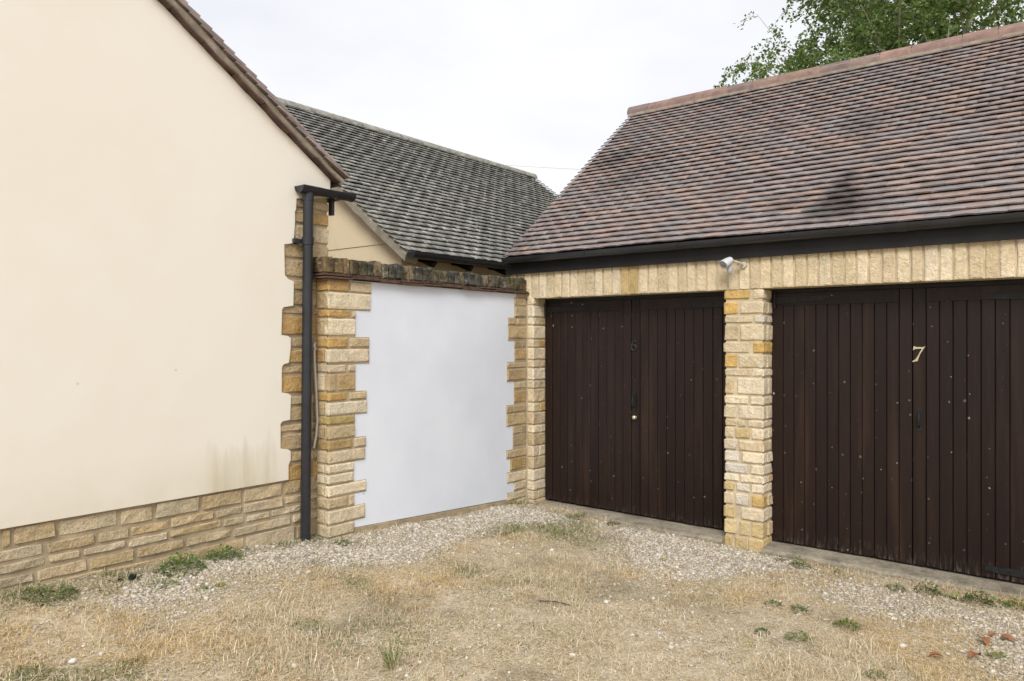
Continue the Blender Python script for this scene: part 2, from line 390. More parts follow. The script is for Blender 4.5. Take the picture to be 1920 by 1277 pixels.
# ================================================================== GROUND
def gravel_polys():
    P = [
     [(180,1120),(300,1078),(430,1045),(560,1008),(620,1018),(665,1000),(950,945),(1010,950),(1055,975),(960,990),(900,1003),(850,1030),(760,1050),(690,1062),(600,1068),(520,1088),(430,1102),(330,1138),(200,1160)],
     [(1120,978),(1358,1020),(1445,1036),(1520,1062),(1470,1078),(1420,1074),(1340,1090),(1250,1092),(1190,1066),(1160,1030)],
     [(1540,1085),(1690,1108),(1800,1140),(1740,1172),(1640,1160),(1560,1125)],
     [(1760,1150),(1960,1150),(2050,1290),(1820,1290),(1830,1210)]]
    def g_at(x, y):
        z = .1
        for _ in range(8): p = onZ(x, y, z); z = float(gz(p.x, p.y))
        return p.x, p.y
    return [[g_at(x, y) for x, y in p] for p in P]
GP = gravel_polys()
def inpoly(x, y, poly):
    r = np.zeros(x.shape, bool); n = len(poly)
    for i in range(n):
        (x1, y1), (x2, y2) = poly[i], poly[(i + 1) % n]
        c = (y1 > y) != (y2 > y)
        with np.errstate(divide='ignore', invalid='ignore'): r ^= c & (x < (x2 - x1) * (y - y1) / (y2 - y1) + x1)
    return r
def gravel(x, y):
    x = np.asarray(x, float); y = np.asarray(y, float)
    acc = np.zeros(x.shape)
    for k, (s, a) in enumerate(((1.7, .6), (3, .45), (7, .35), (14, .3), (5, .7), (2.3, .9), (9, .5))):
        dx = (vnoise(x + 9 * k, y, s) - .5) * a; dy = (vnoise(x, y + 17 * k, s) - .5) * a
        hit = np.zeros(x.shape)
        for i, p in enumerate(GP): hit = np.maximum(hit, inpoly(x + dx, y + dy, p) * (1.0 if i < 2 else .75))
        acc += hit / 7
    return acc
def green(x, y):
    x = np.asarray(x, float); y = np.asarray(y, float)
    g = smooth((fbm(x, y, 1.6) - .49) * 6) * (.10 + .75 * smooth((-x - 2.6) / 1.5))
    near_wall = smooth((-x - 4.15) / .35) * smooth((3.2 - y) / .8)
    return np.clip(g + .8 * near_wall * vnoise(x, y, 5), 0, 1)
def dark(x, y): return smooth((fbm(x + 31, y - 8, 1.9) - .56) * 5)
fx = np.concatenate([[-400, -120, -50, -25, -14, -10, -8, -7, -6], np.arange(-5.5, 2.6, .05), [3, 4, 6, 9, 14, 25, 50, 120, 400]])
fy = np.concatenate([[-400, -120, -50, -25, -12, -6, -3, -1.5, -.5], np.arange(.2, 6.8, .05), [7.5, 9, 12, 16, 25, 50, 120, 400]])
GX, GY = np.meshgrid(fx, fy); gx, gy = GX.ravel(), GY.ravel()
near = ((gx > -5.4) & (gx < 2.5) & (gy > .2) & (gy < 6.8))
bumpz = ((fbm(gx, gy, 2.2) - .5) * .035 + (vnoise(gx, gy, 9) - .5) * .012) * near * np.clip((YG - gy) / .5, 0, 1)
GV = np.stack([gx, gy, gz(gx, gy) + bumpz], 1)
nx, ny = len(fx), len(fy)
ii = (np.arange(ny - 1)[:, None] * nx + np.arange(nx - 1)[None]).ravel()
GF = np.stack([ii, ii + 1, ii + nx + 1, ii + nx], 1)
gm = gravel(gx, gy)
ground = arr_mesh("ground", GV, GF, mat_ground(), None, np.stack([gm, green(gx, gy) * (1 - gm), dark(gx, gy)], 1))
ground.data.polygons.foreach_set("use_smooth", [True] * len(ground.data.polygons)); ground["kind"] = "structure"
def ground_z(x, y):
    x = np.asarray(x, float); y = np.asarray(y, float)
    return gz(x, y) + ((fbm(x, y, 2.2) - .5) * .035 + (vnoise(x, y, 9) - .5) * .012) * np.clip((YG - y) / .5, 0, 1)
def at_ground(px, py):
    z = .05
    for _ in range(6):
        p = onZ(px, py, z); z = float(ground_z(p.x, p.y))
    return Vector((p.x, p.y, z))

# concrete thresholds in the two openings
def threshold(x0, x1, z0, z1, label):
    b = MB(); n = 14; yf, yb = YG - .05, YD + .35
    V = []
    for i in range(n + 1):
        t = i / n; x = x0 + (x1 - x0) * t; z = z0 + (z1 - z0) * t; j = random.uniform(-.012, .012)
        V += [(x, yf + j, -.3), (x, yf + j, z - .022), (x, yf + .02 + j, z - .003 + j * .2), (x, yb, z + .012), (x, yb, -.3)]
    F = []
    for i in range(n):
        for k in range(4): F.append((i*5+k, i*5+k+1, i*5+k+6, i*5+k+5))
    F += [tuple(range(5)), tuple(range(n*5+4, n*5-1, -1))]
    b.add(V, F); o = b.build("threshold_slab", CONC); o["kind"] = "structure"; o["label"] = label
threshold(XJ + .003, XP0 - .003, .082, .062, "worn grey concrete threshold under the left garage doors")
threshold(XP1 + .003, XD1 - .003, .045, .02, "worn grey concrete threshold under the right garage doors")

# ================================================================== LEFT HOUSE
house = thing("rendered_house", (XW, 1.0, .3), "cream rendered gable house with stone plinth on the left", "house")
XR = XW + .014                                              # face of the render
VP_TOP = onX(300, 0, XR); VP_BOT = onX(636, 352, XR)        # lower edge of the verge on the wall
slope = (VP_TOP.z - VP_BOT.z) / (VP_BOT.y - VP_TOP.y); ANG = math.atan(slope)
YEAVE = YWC; YAPEX = YEAVE - 3.1
zv = lambda y: VP_BOT.z + (VP_BOT.y - y) * slope if y > YAPEX else VP_BOT.z + (VP_BOT.y - YAPEX) * slope - (YAPEX - y) * slope
YLEFT = YAPEX - 3.1
b = MB(); b.prism([(YLEFT, -.3), (YWC - .012, -.3), (YWC - .012, zv(YWC) - .01), (YAPEX, zv(YAPEX) - .01), (YLEFT, zv(YLEFT) - .01)], 'X', XW - 7.0, XW - .012)
b.build("wall", MORTAR_D, house)
tooth = [(541,899),(541,872),(545,862),(545,846),(541,843),(526,841),(526,795),(530,790),(544,787),(545.5,742),(541,738),(528,736),(528.5,688),(532,683),(541.5,680),(545,654),(545,634),(540,630),(527.5,628),
         (529,580),(532,576),(550,573),(551,528),(540,523),(534,515),(533.5,489),(533,458),(550,456),(553,420),(553,396),(555,393),(556,372),(619,371)]
pts = [(YLEFT, ZPL), (onX(300, 940, XR).y, ZPL)]
for i, (x, y) in enumerate(tooth):
    p = onX(x, y, XR); pts.append((p.y, ZPL if i == 0 else p.z))
pts[-1] = (YWC, pts[-1][1])
pts += [(YWC, zv(YWC) - .015), (YAPEX, zv(YAPEX) - .015), (YLEFT, zv(YLEFT) - .015)]
b = MB(); b.prism(pts, 'X', XW - .011, XR); b.build("render_coat", CREAM, house)
# quoin stones right of the toothed edge, one per course
QR = [(374,393,549,617),(396,421,547,617),(423,455,547,617),(458,487,527,617),(489,522,528,617),(525,546,545,617),(549,574,545,617),(576,591,522,617),(593,629,521,617),(632,652,539,617),(655,681,536,617),(684,700,522,617),
      (702,736,522,617),(739,758,539,617),(760,788,538,617),(791,807,520,617),(809,841,519,617),(843,863,538,617),(865,897,536,617)]
qc = ['t','t','c','t','c','t','t','t','o','t','o','t','o','c','t','t','t','c','o']
pal = {'t': TANS, 'c': CREAMS, 'o': ORANGE, 'p': PALE}
for (ya, yb, xa, xb), k in zip(QR, qc):
    z1 = onX(580, ya, XW).z; z0 = onX(580, yb, XW).z
    u0 = onX(xa, ya, XW).y; split = onX(random.choice((584, 589)), ya, XW).y
    stone(house, XW - .1, XW - .002, u0, split - .004, z0 + .004, z1 - .004, random.choice(pal[k]), 'x1', .006)
    k2 = 'o' if ya in (396,) else ('c' if ya == 423 else k)
    stone(house, XW - .12, XW - .002, split + .004, YWC, z0 + .004, z1 - .004, random.choice(pal[k2]), 'x1 y1', .006)
# plinth courses
def gpl(y): return float(gz(XW, y))
zc = [ZPL, ZPL - .118, ZPL - .195, ZPL - .262, ZPL - .345, ZPL - .47, ZPL - .59]
rowA = [0, 24, 107.5, 224, 290, 376, 456, 532, 566]         # stone ends of the top course
for r in range(6):
    z1, z0 = zc[r] - .005, zc[r + 1] + .005
    if r == 0: ends = [YLEFT + .5, YLEFT + 1.0, YLEFT + 1.4] + [onX(p, 960, XW).y for p in rowA] + [YWC]
    else:
        ends = [YLEFT + .5]
        while ends[-1] < YWC - .38: ends.append(ends[-1] + random.uniform(.16, .40) * (1.25 if r in (3, 4) else .95))
        ends.append(YWC)
    for a, c in zip(ends, ends[1:]):
        if z1 < gpl((a + c) / 2) - .06: continue
        if c < .55: continue
        col = random.choice([(.56, .45, .29), (.59, .48, .32), (.53, .41, .25), (.61, .51, .355), (.55, .42, .245), (.51, .42, .29)]) if r < 5 else random.choice(TANS + ORANGE)
        if random.random() < .05: col = (.55, .43, .255)
        stone(house, XW - .1, XW - .004, a + .006, c - .006, z0 + random.uniform(-.005, .008), z1 - random.uniform(-.004, .008), col, 'x1', .013, .010)
# roof: deck, verge mortar, undercloak and stepped tile ends
dv = Vector((0, math.cos(ANG), -math.sin(ANG))); nv = Vector((0, math.sin(ANG), math.cos(ANG)))
apex = Vector((0, YAPEX, zv(YAPEX))); SL = (YEAVE + .09 - YAPEX) / math.cos(ANG)
def slab(s0, s1, h0, h1, x0, x1, mirror=False):
    V = []
    for x in (x0, x1):
        for s_, h_ in ((s0, h0), (s1, h0), (s1, h1), (s0, h1)):
            p = apex + dv * s_ + nv * h_
            if mirror: p.y = 2 * YAPEX - p.y
            V.append((x, p.y, p.z))
    return V, [(0,1,2,3),(7,6,5,4),(0,4,5,1),(1,5,6,2),(2,6,7,3),(3,7,4,0)]
b = MB(); b.add(*slab(-.02, SL - .06, .03, .075, XW - 7.1, XW + .02)); b.add(*slab(-.02, SL - .06, .03, .075, XW - 7.1, XW + .02, True))
roof = b.build("roof", DECK, house)
XV = XW + .062
n = 30; V = []; F = []
for i in range(n + 1):
    s_ = SL * .997 * i / n; j = random.uniform(-.006, .006)
    for (x, hh) in ((XW - .1, .004), (XV - .022 + j, .006 + j * .6), (XV - .012 + j, .03), (XV - .018 - j, .062), (XW - .1, .062)):
        p = apex + dv * s_ + nv * hh; V.append((x, p.y, p.z))
for i in range(n):
    for k in range(4): F.append((i*5+k, i*5+k+1, i*5+k+6, i*5+k+5))
F += [tuple(range(5)), tuple(range(n*5+4, n*5-1, -1))]
b = MB(); b.add(V, F); b.build("verge_mortar", VMORT, roof)
s_ = 0.05
while s_ < SL - .05:
    l_ = min(.265, SL - s_); h0 = random.uniform(-.014, -.004); tl = random.uniform(-.012, .012)
    V = []; m_ = 4
    for x in (XW - .12, XV + .004 + random.uniform(-.006, .01)):
        for i in range(m_ + 1):
            t = i / m_; hh = h0 + tl * (t - .5) - .010 * math.sin(math.pi * t) + .003
            for th in (0, .013):
                p = apex + dv * (s_ + l_ * t) + nv * (hh + th); V.append((x, p.y, p.z))
    o_ = (m_ + 1) * 2; F = []
    for i in range(m_):
        a = i * 2; F += [(a, a+1, a+3, a+2), (o_+a, o_+a+2, o_+a+3, o_+a+1), (a, a+2, o_+a+2, o_+a), (a+1, o_+a+1, o_+a+3, a+3)]
    F += [(0, o_, o_+1, 1), (2*m_, 2*m_+1, o_+2*m_+1, o_+2*m_)]
    mesh("undercloak_tile", V, F, UNDERT, roof); s_ += l_ + .003
s_ = SL; i = 0
while s_ > .28:
    jx = random.uniform(-.006, .006); tilt = .040
    V = []
    for x in (XV - .17, XV + .012 + jx):
        for (ss, hh) in ((s_, .094), (s_ - .265, .062), (s_ - .265, .075), (s_, .108 + random.uniform(0, .004))):
            p = apex + dv * ss + nv * hh; V.append((x, p.y, p.z))
    mesh("roof_tile", V, [(0,1,2,3),(7,6,5,4),(0,4,5,1),(1,5,6,2),(2,6,7,3),(3,7,4,0)], TILE1, roof)
    s_ -= .1
V = []; F = []
for c in range(1, 40):
    s_ = SL
    while s_ > .28:
        x1 = XV - .167 * c; n0 = len(V)
        for x in (x1 - .16, x1):
            for (ss, hh) in ((s_, .094), (s_ - .265, .062), (s_ - .265, .075), (s_, .108)):
                p = apex + dv * ss + nv * hh; V.append((x, p.y, p.z))
        F += [tuple(q + n0 for q in f) for f in ((0,1,2,3),(7,6,5,4),(0,4,5,1),(1,5,6,2),(2,6,7,3),(3,7,4,0))]; s_ -= .1
arr_mesh("roof_tile_field", V, F, TILEN, roof)["kind"] = "stuff"

# ================================================================== BOUNDARY WALL
bw = thing("boundary_wall", (XC, YP, .2), "white painted panel wall with toothed stone ends and dark coping", "wall")
ZCB = onX(800, 534.5, XC).z - .01                          # underside of creasing
ZCT = ZCB + .155
b = MB(); b.box(XC - .21, XC - .012, YP + .012, YG - .003, -.2, ZCB); b.build("core", MORTAR, bw)
zb0 = onX(690, 982, XC).z; zb1 = onX(950, 938, XC).z
ya, yb = onX(655, 800, XC).y, onX(968, 700, XC).y
b = MB(); b.prism([(ya, zb0 + .0), (yb, zb1), (yb, ZCB - .004), (ya, ZCB - .004)], 'X', XC - .011, XC - .001); b.build("white_panel", WHITE, bw)
b = MB(); pp = []; n = 12
y0_, y1_ = onX(664, 900, XC).y, onX(950, 900, XC).y
for i in range(n + 1): t = i / n; pp.append((y0_ + (y1_ - y0_) * t, zb0 + (zb1 - zb0) * t - .006 + random.uniform(-.004, .004)))
b.prism([(y0_, -.1)] + [(y1_, -.1)] + pp[::-1], 'X', XC - .01, XC + .018); b.build("base_strip", mat_plain("buff_base_course", (.40, .32, .21), .95, .4, 7, .6), bw)
RPROWS = [(558,573,964,'t'),(574.5,595,964,'t'),(596,610,952,'t'),(611,635,952,'t'),(639,652,964,'t'),(653,675,964,'o2'),(678,690,950,'t'),(690,713,950,'t'),(715,729,963,'c'),(731,755,963,'o2'),(758,773,949,'t'),(773.5,797,949,'t'),
      (797,813,961,'t'),(814,836,961,'t'),(841,857,949,'t'),(857,880,956,'o2'),(882,902,950,'c'),(902,918,963,'c'),(920,935,950,'c'),(935,952,950,'o2')]
LP = [(526,547,[(599,653.5,'o'),(655.5,696,'c')]),(548,580,[(598,617,'t'),(618.5,694,'p')]),(581,595,[(599,656,'o'),(658.5,666,'c')]),(597,629,[(598,617,'t'),(620,666,'p')]),(632,652,[(598,650.6,'o'),(654,692,'c')]),
      (654,680,[(595,614,'o'),(617,692,'p')]),(683,698,[(597,648,'c'),(651,666,'c')]),(700,733,[(597,611,'c'),(613,630,'t'),(631.5,666,'o2')]),(735,751,[(598,649,'o'),(653,687,'t')]),(753,778,[(598,614,'t'),(616,688,'p')]),
      (779,795,[(599,665,'y')]),(797,822,[(599,615,'t'),(617,665,'c')]),(823,842,[(594,659,'o2'),(662,686,'c')]),(844,867,[(594,684,'c')]),(868,885,[(593,612,'p'),(613.5,663,'p')]),(887,905,[(593,612,'p'),(614,663,'p')]),
      (907,928,[(592,614,'c'),(615.5,686,'p')]),(930,951,[(592,651,'c'),(653,664,'c')]),(953,979,[(592,614,'c'),(615.5,684,'p')]),(981,1003,[(591,664,'c')]),(1004,1030,[(591,662,'c')])]
pal['o2'] = [(.46, .32, .15), (.48, .34, .17)]; pal['y'] = [(.52, .40, .17)]
b = MB(); tops_ = [onX(640, a_[0], XC).z for a_ in LP] + [-.15]
for a_, zt, zn in zip(LP, tops_, tops_[1:]): b.box(XC - .02, XC + .003, YP + .012, onX(a_[2][-1][1], 800, XC).y - .002, zn + .0005, zt)
tops_ = [onX(970, a_[0], XC).z for a_ in RPROWS] + [.0]
RP = RPROWS
for a_, zt, zn in zip(RP, tops_, tops_[1:]): b.box(XC - .02, XC + .003, onX(a_[2], 800, XC).y + .002, YG - .004, zn + .0005, zt)
b.build("joint_mortar", MORTAR_D, bw)
for (ya_, yb_, ss) in LP:
    zt = onX(640, ya_, XC).z - .003; zb_ = onX(640, yb_, XC).z + .001
    first = True
    for j, (xa, xb, k) in enumerate(ss):
        col = random.choice(pal[k])
        u1 = onX(xb, 800, XC).y
        if xa < 612 and xb < 616:                          # only on the return face
            stone(bw, XW + .004, XC - .04, YP, YP + .09, zb_, zt, col, 'y0', .004); continue
        u0 = YP if xa < 622 else onX(xa, 800, XC).y
        xx0 = (XW + .004 if xa < 612 else XC - .036) if u0 == YP else XC - .08
        stone(bw, xx0, XC + .012, u0 + (0 if u0 == YP else .003), u1 - .003, zb_, zt, col, 'x1 y0' if u0 == YP else 'x1', .005)
for (ya_, yb_, xa, k) in RP:
    zt = onX(970, ya_, XC).z - .004; zb_ = onX(970, yb_, XC).z + .002; u0 = onX(xa, 800, XC).y; u1 = YG - .006
    col = random.choice(pal[k])
    if random.random() < .35:
        um = u0 + (u1 - u0) * random.uniform(.4, .65)
        stone(bw, XC - .08, XC + .010, u0, um - .005, zb_, zt, col, 'x1', .006); stone(bw, XC - .08, XC + .010, um + .005, u1, zb_, zt, random.choice(TANS), 'x1', .006)
    else: stone(bw, XC - .08, XC + .010, u0, u1, zb_, zt, col, 'x1', .007)
# two-course tile creasing and stone-on-edge coping
y_ = YP - .055
while y_ < YG - .03:
    l_ = min(random.uniform(.2, .3), YG - .004 - y_)
    for lay in (0, 1):
        wv = .006 * math.sin(y_ * 7 + lay)
        stone(bw, XC - .26, XC + .052 - lay * .014 + random.uniform(-.006, .006), y_ + lay * .004, y_ + l_ - .003, ZCB + lay * .017 + wv, ZCB + .0155 + lay * .017 + wv, (1, 1, 1), '', .002, .002, 'creasing_tile', CREASE)
    y_ += l_
y_ = YP - .05
CC = [(.16, .14, .10), (.20, .165, .11), (.13, .125, .105), (.24, .19, .12), (.12, .115, .10), (.28, .25, .19)]
while y_ < YG - .03:
    l_ = random.uniform(.06, .10); l_ = min(l_, YG - .006 - y_)
    t_ = (y_ - YP) / (YG - YP)
    cc = (.26, .18, .095) if t_ < .1 or t_ > .95 else random.choice(CC)
    zt = ZCT + random.uniform(-.012, .012) + (.006 if .03 < t_ < .25 else 0)
    stone(bw, XC - .2, XC + .022 + random.uniform(-.008, .008), y_ + .003, y_ + l_ - .003, ZCB + .035, zt, cc, 'x1 z1', .006, .010, 'coping_stone', COPE, .05); y_ += l_
b = MB(); b.box(XC - .18, XC + .004, YP - .03, YG - .006, ZCB + .034, ZCT - .035); b.build("coping_bed", MORTAR_D, bw)

# ================================================================== GARAGE
XGR = XD1 + 2.6                                             # right end, out of the picture
gar = thing("garage_block", (XP0, YG, 0), "buff stone garage block with brown tiled roof and dark timber doors", "garage")
YE = YG - .075                                              # tile edge at the eaves
EV = onY(945, 479, YE); RG = onX(1184, 212, EV.x)
RP_ANG = math.atan2(RG.z - EV.z, RG.y - EV.y); RSL = math.hypot(RG.z - EV.z, RG.y - EV.y)
XV0 = EV.x; YR = RG.y; ZR = RG.z
# walls
b = MB()
b.box(XGL + .012, XJ - .012, YG + .012, YD + .3, -.2, ZF + .1)          # left jamb
b.box(XP0 + .012, XP1 - .012, YG + .012, YD + .3, -.2, ZL)
b.box(XD1 + .012, XGR, YG + .012, YD + .3, -.2, ZL)
b.box(XJ - .012, XGR, YG + .012, YD + .3, ZL + .004, ZF + .1)
b.build("front_wall", MORTAR, gar)
def roofz(y): return EV.z + (y - EV.y) * math.tan(RP_ANG) if y < YR else ZR - (y - YR) * math.tan(RP_ANG)
YB = 2 * YR - YG
b = MB(); b.prism([(YD + .31, -.2), (YB, -.2), (YB, roofz(YB) - .1), (YR, ZR - .1), (YD + .31, roofz(YD + .31) - .1)], 'X', XGL + .01, XGL + .22)
b.prism([(YD + .31, -.2), (YB, -.2), (YB, roofz(YB) - .1), (YR, ZR - .1), (YD + .31, roofz(YD + .31) - .1)], 'X', XGR - .2, XGR)
b.box(XGL + .22, XGR - .2, YB - .2, YB, -.2, 2.4); b.build("side_wall", CREAM, gar)
# soldier course over the openings
x = XGL
while x < XGR - .05:
    w_ = random.uniform(.083, .100); x1 = min(x + w_, XGR)
    z0 = ZL + random.uniform(-.002, .003)
    if x1 < XC: z0 = ZCT - .1
    col = random.choice(PALE[2:] + [(.68, .56, .38), (.66, .545, .36), (.70, .58, .40)])
    if random.random() < .05: col = (.54, .40, .19)
    stone(gar, x + .005, x1 - .005, YG + random.uniform(-.002, .004), YG + .1, z0, ZF + .02, col, 'y0', .004, .004, 'soldier_stone', None, .06); x = x1
# left jamb: slim face beside the boundary wall and the reveal into the opening
edges = [556,572,595,610,636,652,675,690,713,729,755,773,797,813,836,857,880,902,920,937]
for i, (a, c) in enumerate(zip(edges, edges[1:])):
    zt = onY(995, a, YG).z - .005; zb_ = onY(995, c, YG).z + .004
    col = random.choice(ORANGE) if i in (4, 10) else random.choice(CREAMS + PALE)
    if i % 2: stone(gar, XC + .014, XJ, YG, YD + .01, zb_, zt, col, 'y0 x1', .006)
    else:
        s_ = YG + random.uniform(.07, .13)
        stone(gar, XC + .014, XJ, YG, s_ - .004, zb_, zt, random.choice(PALE), 'y0 x1', .005); stone(gar, XC + .014, XJ, s_ + .004, YD + .01, zb_, zt, col, 'x1', .006)
stone(gar, XC + .014, XJ, YG, YD + .01, -.1, zb_ - .009, random.choice(CREAMS), 'y0 x1', .006)
# middle pier, course by course
PR = [(544,561,[(1362,1406,'O'),(1412,1436,'p')]),(565,589,[(1362,1383,'O'),(1387,1436,'c')]),(591,606,[(1361,1412,'c'),(1414,1436,'w')]),(608,639,[(1361,1384,'c'),(1386,1434,'p')]),(641,662,[(1361,1405,'c'),(1411,1434,'O')]),
      (664,690,[(1361,1382,'O'),(1384,1433,'p')]),(691,706,[(1360,1408,'p'),(1409,1432,'p')]),(708,740,[(1360,1376,'c'),(1381,1432,'p')]),(742,759,[(1360,1403,'p'),(1406,1431,'p')]),(760,786,[(1360,1380,'p'),(1384,1431,'p')]),
      (787,801,[(1361,1381,'c'),(1382,1399,'c'),(1401,1431,'p')]),(802,823,[(1360,1376,'p'),(1377,1406,'y2'),(1408,1431,'p')]),(825,846,[(1360,1382,'w'),(1384,1431,'p')]),(847,868,[(1360,1385,'w'),(1390,1431,'p')]),
      (870,889,[(1360,1402,'w'),(1406,1431,'p')]),(890,905,[(1360,1385,'p'),(1387,1431,'p')]),(906,923,[(1360,1377,'y2'),(1379,1406,'w'),(1408,1431,'p')]),(926,949,[(1360,1376,'p'),(1378,1403,'w'),(1408,1431,'O2')]),
      (951,975,[(1359,1378,'y2'),(1388,1431,'p')]),(977,1005,[(1359,1381,'y2'),(1385,1407,'y2'),(1408,1431,'y2')]),(1007,1036,[(1358,1373,'y2'),(1376,1400,'y2'),(1402,1431,'y2')])]
pal.update({'O': [(.63, .42, .15), (.61, .41, .16)], 'O2': [(.58, .41, .17)], 'w': [(.70, .63, .52), (.68, .62, .52)], 'y2': [(.62, .48, .25), (.60, .46, .24), (.64, .51, .29)]})
pal['p'] = PALE
for r_, (a, c, ss) in enumerate(PR):
    zt = onY(1395, a, YG).z - .003; zb_ = onY(1395, c, YG).z + .002
    if r_ == len(PR) - 1: zb_ = -.08
    if r_ == 0: zt = ZL - .004
    for j, (xa, xb, k) in enumerate(ss):
        x0 = XP0 + random.uniform(-.006, .006) if j == 0 else onY(xa, 800, YG).x + .003; last = j == len(ss) - 1
        x1 = XP1 if last else onY(xb, 800, YG).x - .003
        fc = 'y0' + (' x1' if last else '') + (' x0' if j == 0 else '')
        col = random.choice(pal[k])
        if j == 0: stone(gar, x0, x1, YG, YD + .01, zb_, zt, col, fc, .008, .007)
        elif last and r_ % 2:
            s_ = YG + random.uniform(.08, .12)
            stone(gar, x0, x1, YG, s_ - .004, zb_, zt, col, fc, .007, .006); stone(gar, x1 - .1, x1 + .004, s_ + .004, YD + .01, zb_, zt, random.choice(PALE + CREAMS), 'x1', .009, .008)
        else: stone(gar, x0, x1, YG, YD + .01 if last else YG + .1, zb_, zt, col, fc, .008, .006)
# right-hand wall beside the second opening (out of the picture)
z = -.1; r_ = 0
while z < ZL - .03:
    h_ = min(.10 if r_ % 2 else .125, ZL - .004 - z); x = XD1 - (.006 if r_ % 2 else 0)
    while x < XD1 + .8:
        w_ = random.uniform(.12, .3); stone(gar, x + .004, x + w_ - .004, YG, YD + .01, z + .004, z + h_ - .004, random.choice(PALE + CREAMS), 'y0 x0', .007); x += w_
    z += h_; r_ += 1
# fascia board and roof
b = MB(); b.box(XGL - .03, XGR, YG - .035, YG - .012, ZF, EV.z - .01); b.build("fascia", BLACKW, gar)
du = Vector((0, math.cos(RP_ANG), math.sin(RP_ANG))); dn = Vector((0, -math.sin(RP_ANG), math.cos(RP_ANG)))
E0 = Vector((0, EV.y, EV.z - .034))
def roof_pt(x, s_, h_): p = E0 + du * s_ + dn * h_; return Vector((x, p.y, p.z))
b = MB(); V = []
pr = [E0 + du * .02 + dn * -.05, E0 + du * .02 + dn * 0, E0 + du * RSL, Vector((0, YR, ZR - .16))]
b.prism([(p.y, p.z) for p in pr], 'X', XV0 + .02, XGR + .05)
b.prism([(2 * YR - p.y, p.z) for p in pr], 'X', XV0 + .02, XGR + .05)
groof = b.build("roof", DECK, gar)
def tile_verts(w_, l_, rnd_):
    r = random.Random(rnd_); seg = 3; V = []; cam_ = r.uniform(.0015, .005); a, c = r.uniform(-.0018, .0018), r.uniform(-.002, .002)
    for (yy, h_) in ((0, .036), (l_, .004)):
        for th in (0, -.0125):
            for i in range(seg + 1):
                t = i / seg; z_ = h_ + th + cam_ * (1 - (2 * t - 1) ** 2) * (1 if yy == 0 else .4) + (a + c * (2 * t - 1)) * (1 if yy == 0 else .2)
                V.append(((t - .5) * w_, yy + (r.uniform(-.0012, .0012) if yy == 0 else 0), z_))
    k = seg + 1; F = []
    for i in range(seg):
        F += [(i, i+1, 2*k+i+1, 2*k+i), (k+i, 3*k+i, 3*k+i+1, k+i+1), (i, k+i, k+i+1, i+1)]
    F += [(0, 2*k, 3*k, k), (k-1, 2*k-1, 4*k-1, 3*k-1)]
    return V, F
NR = 36; GA = (RSL - .02) / NR; TWD = .166
tvar = []
for k in range(8):
    V, F = tile_verts(TWD - .0015, GA + .035, k)
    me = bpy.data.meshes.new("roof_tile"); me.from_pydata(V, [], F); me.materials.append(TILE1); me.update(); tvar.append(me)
cells = []
for r_ in range(NR):
    x = XV0 + (0 if r_ % 2 == 0 else -TWD / 2) + TWD / 2
    if r_ % 2: x += TWD / 2; 
    off = 0 if r_ % 2 == 0 else TWD / 2
    x = XV0 + TWD / 2 + off
    if r_ % 2: cells.append((r_, XV0 + TWD / 4, .5))
    while x < XGR: cells.append((r_, x, 1)); x += TWD
def tile_mat(r_, x):
    wob = .006 * math.sin(x * 1.7 + r_ * .35) + random.uniform(-.0015, .0015)
    p = roof_pt(x, r_ * GA + .001 + random.uniform(-.0018, .0018) + wob * .5, wob * .4 + .002)
    R = Matrix((Vector((1, 0, 0)), du, dn)).transposed().to_4x4()
    return Matrix.Translation(p) @ R @ Matrix.Rotation(random.uniform(-.005, .005), 4, 'Z')
vis = sorted([c for c in cells if c[2] == 1], key=lambda c: (roof_pt(c[1], c[0] * GA, 0) - Vector((0, 0, CH))).length)
def inview(c):
    p = roof_pt(c[1], c[0] * GA, 0) - Vector((0, 0, CH)); d = p.dot(FWD); return d > 0 and 0 < 960 + FPX * p.dot(RIGHT) / d < 1935 and 640 - FPX * p.z / d > 0
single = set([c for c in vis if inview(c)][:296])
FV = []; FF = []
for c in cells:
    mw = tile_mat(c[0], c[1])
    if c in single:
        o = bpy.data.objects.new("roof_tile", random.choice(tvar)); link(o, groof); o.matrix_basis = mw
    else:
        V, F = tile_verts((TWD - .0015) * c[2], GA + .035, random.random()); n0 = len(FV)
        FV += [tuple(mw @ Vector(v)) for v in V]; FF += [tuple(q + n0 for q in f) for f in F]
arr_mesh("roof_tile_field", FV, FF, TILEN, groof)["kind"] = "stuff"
# back slope, ridge tiles and ridge bedding
b = MB(); pr = [(YR, ZR + .012), (YB + .1, roofz(YB + .1) + .012), (YB + .1, roofz(YB + .1) - .02), (YR, ZR - .02)]; b.prism(pr, 'X', XV0, XGR + .05); b.build("back_slope", TILEN, groof)
x = XV0 - .012; i = 0
while x < XGR:
    l_ = random.choice((.30, .30, .30, .45)); b = MB(); n = 8; V = []; h_ = random.uniform(-.004, .004)
    for xx in (x + .004, x + l_ - .004):
        for rr in (.105, .088):
            for k in range(n + 1):
                t = math.radians(-18 + 216 * k / n); V.append((xx, YR - math.cos(t) * rr, ZR - .022 + h_ + math.sin(t) * rr * .92))
    k1 = n + 1; F = []
    for k in range(n): F += [(k, k+1, 2*k1+k+1, 2*k1+k), (k1+k, 3*k1+k, 3*k1+k+1, k1+k+1), (k, k1+k, k1+k+1, k+1), (2*k1+k, 2*k1+k+1, 3*k1+k+1, 3*k1+k)]
    b.add(V, F); b.build("ridge_tile", RIDGE, groof, True, 40); x += l_
b = MB(); b.prism([(YR - .105, ZR - .07), (YR + .105, ZR - .07), (YR + .092, ZR + .025), (YR, ZR + .055), (YR - .092, ZR + .025)], 'X', XV0 + .006, XGR); b.build("ridge_bedding", VMORT, groof)
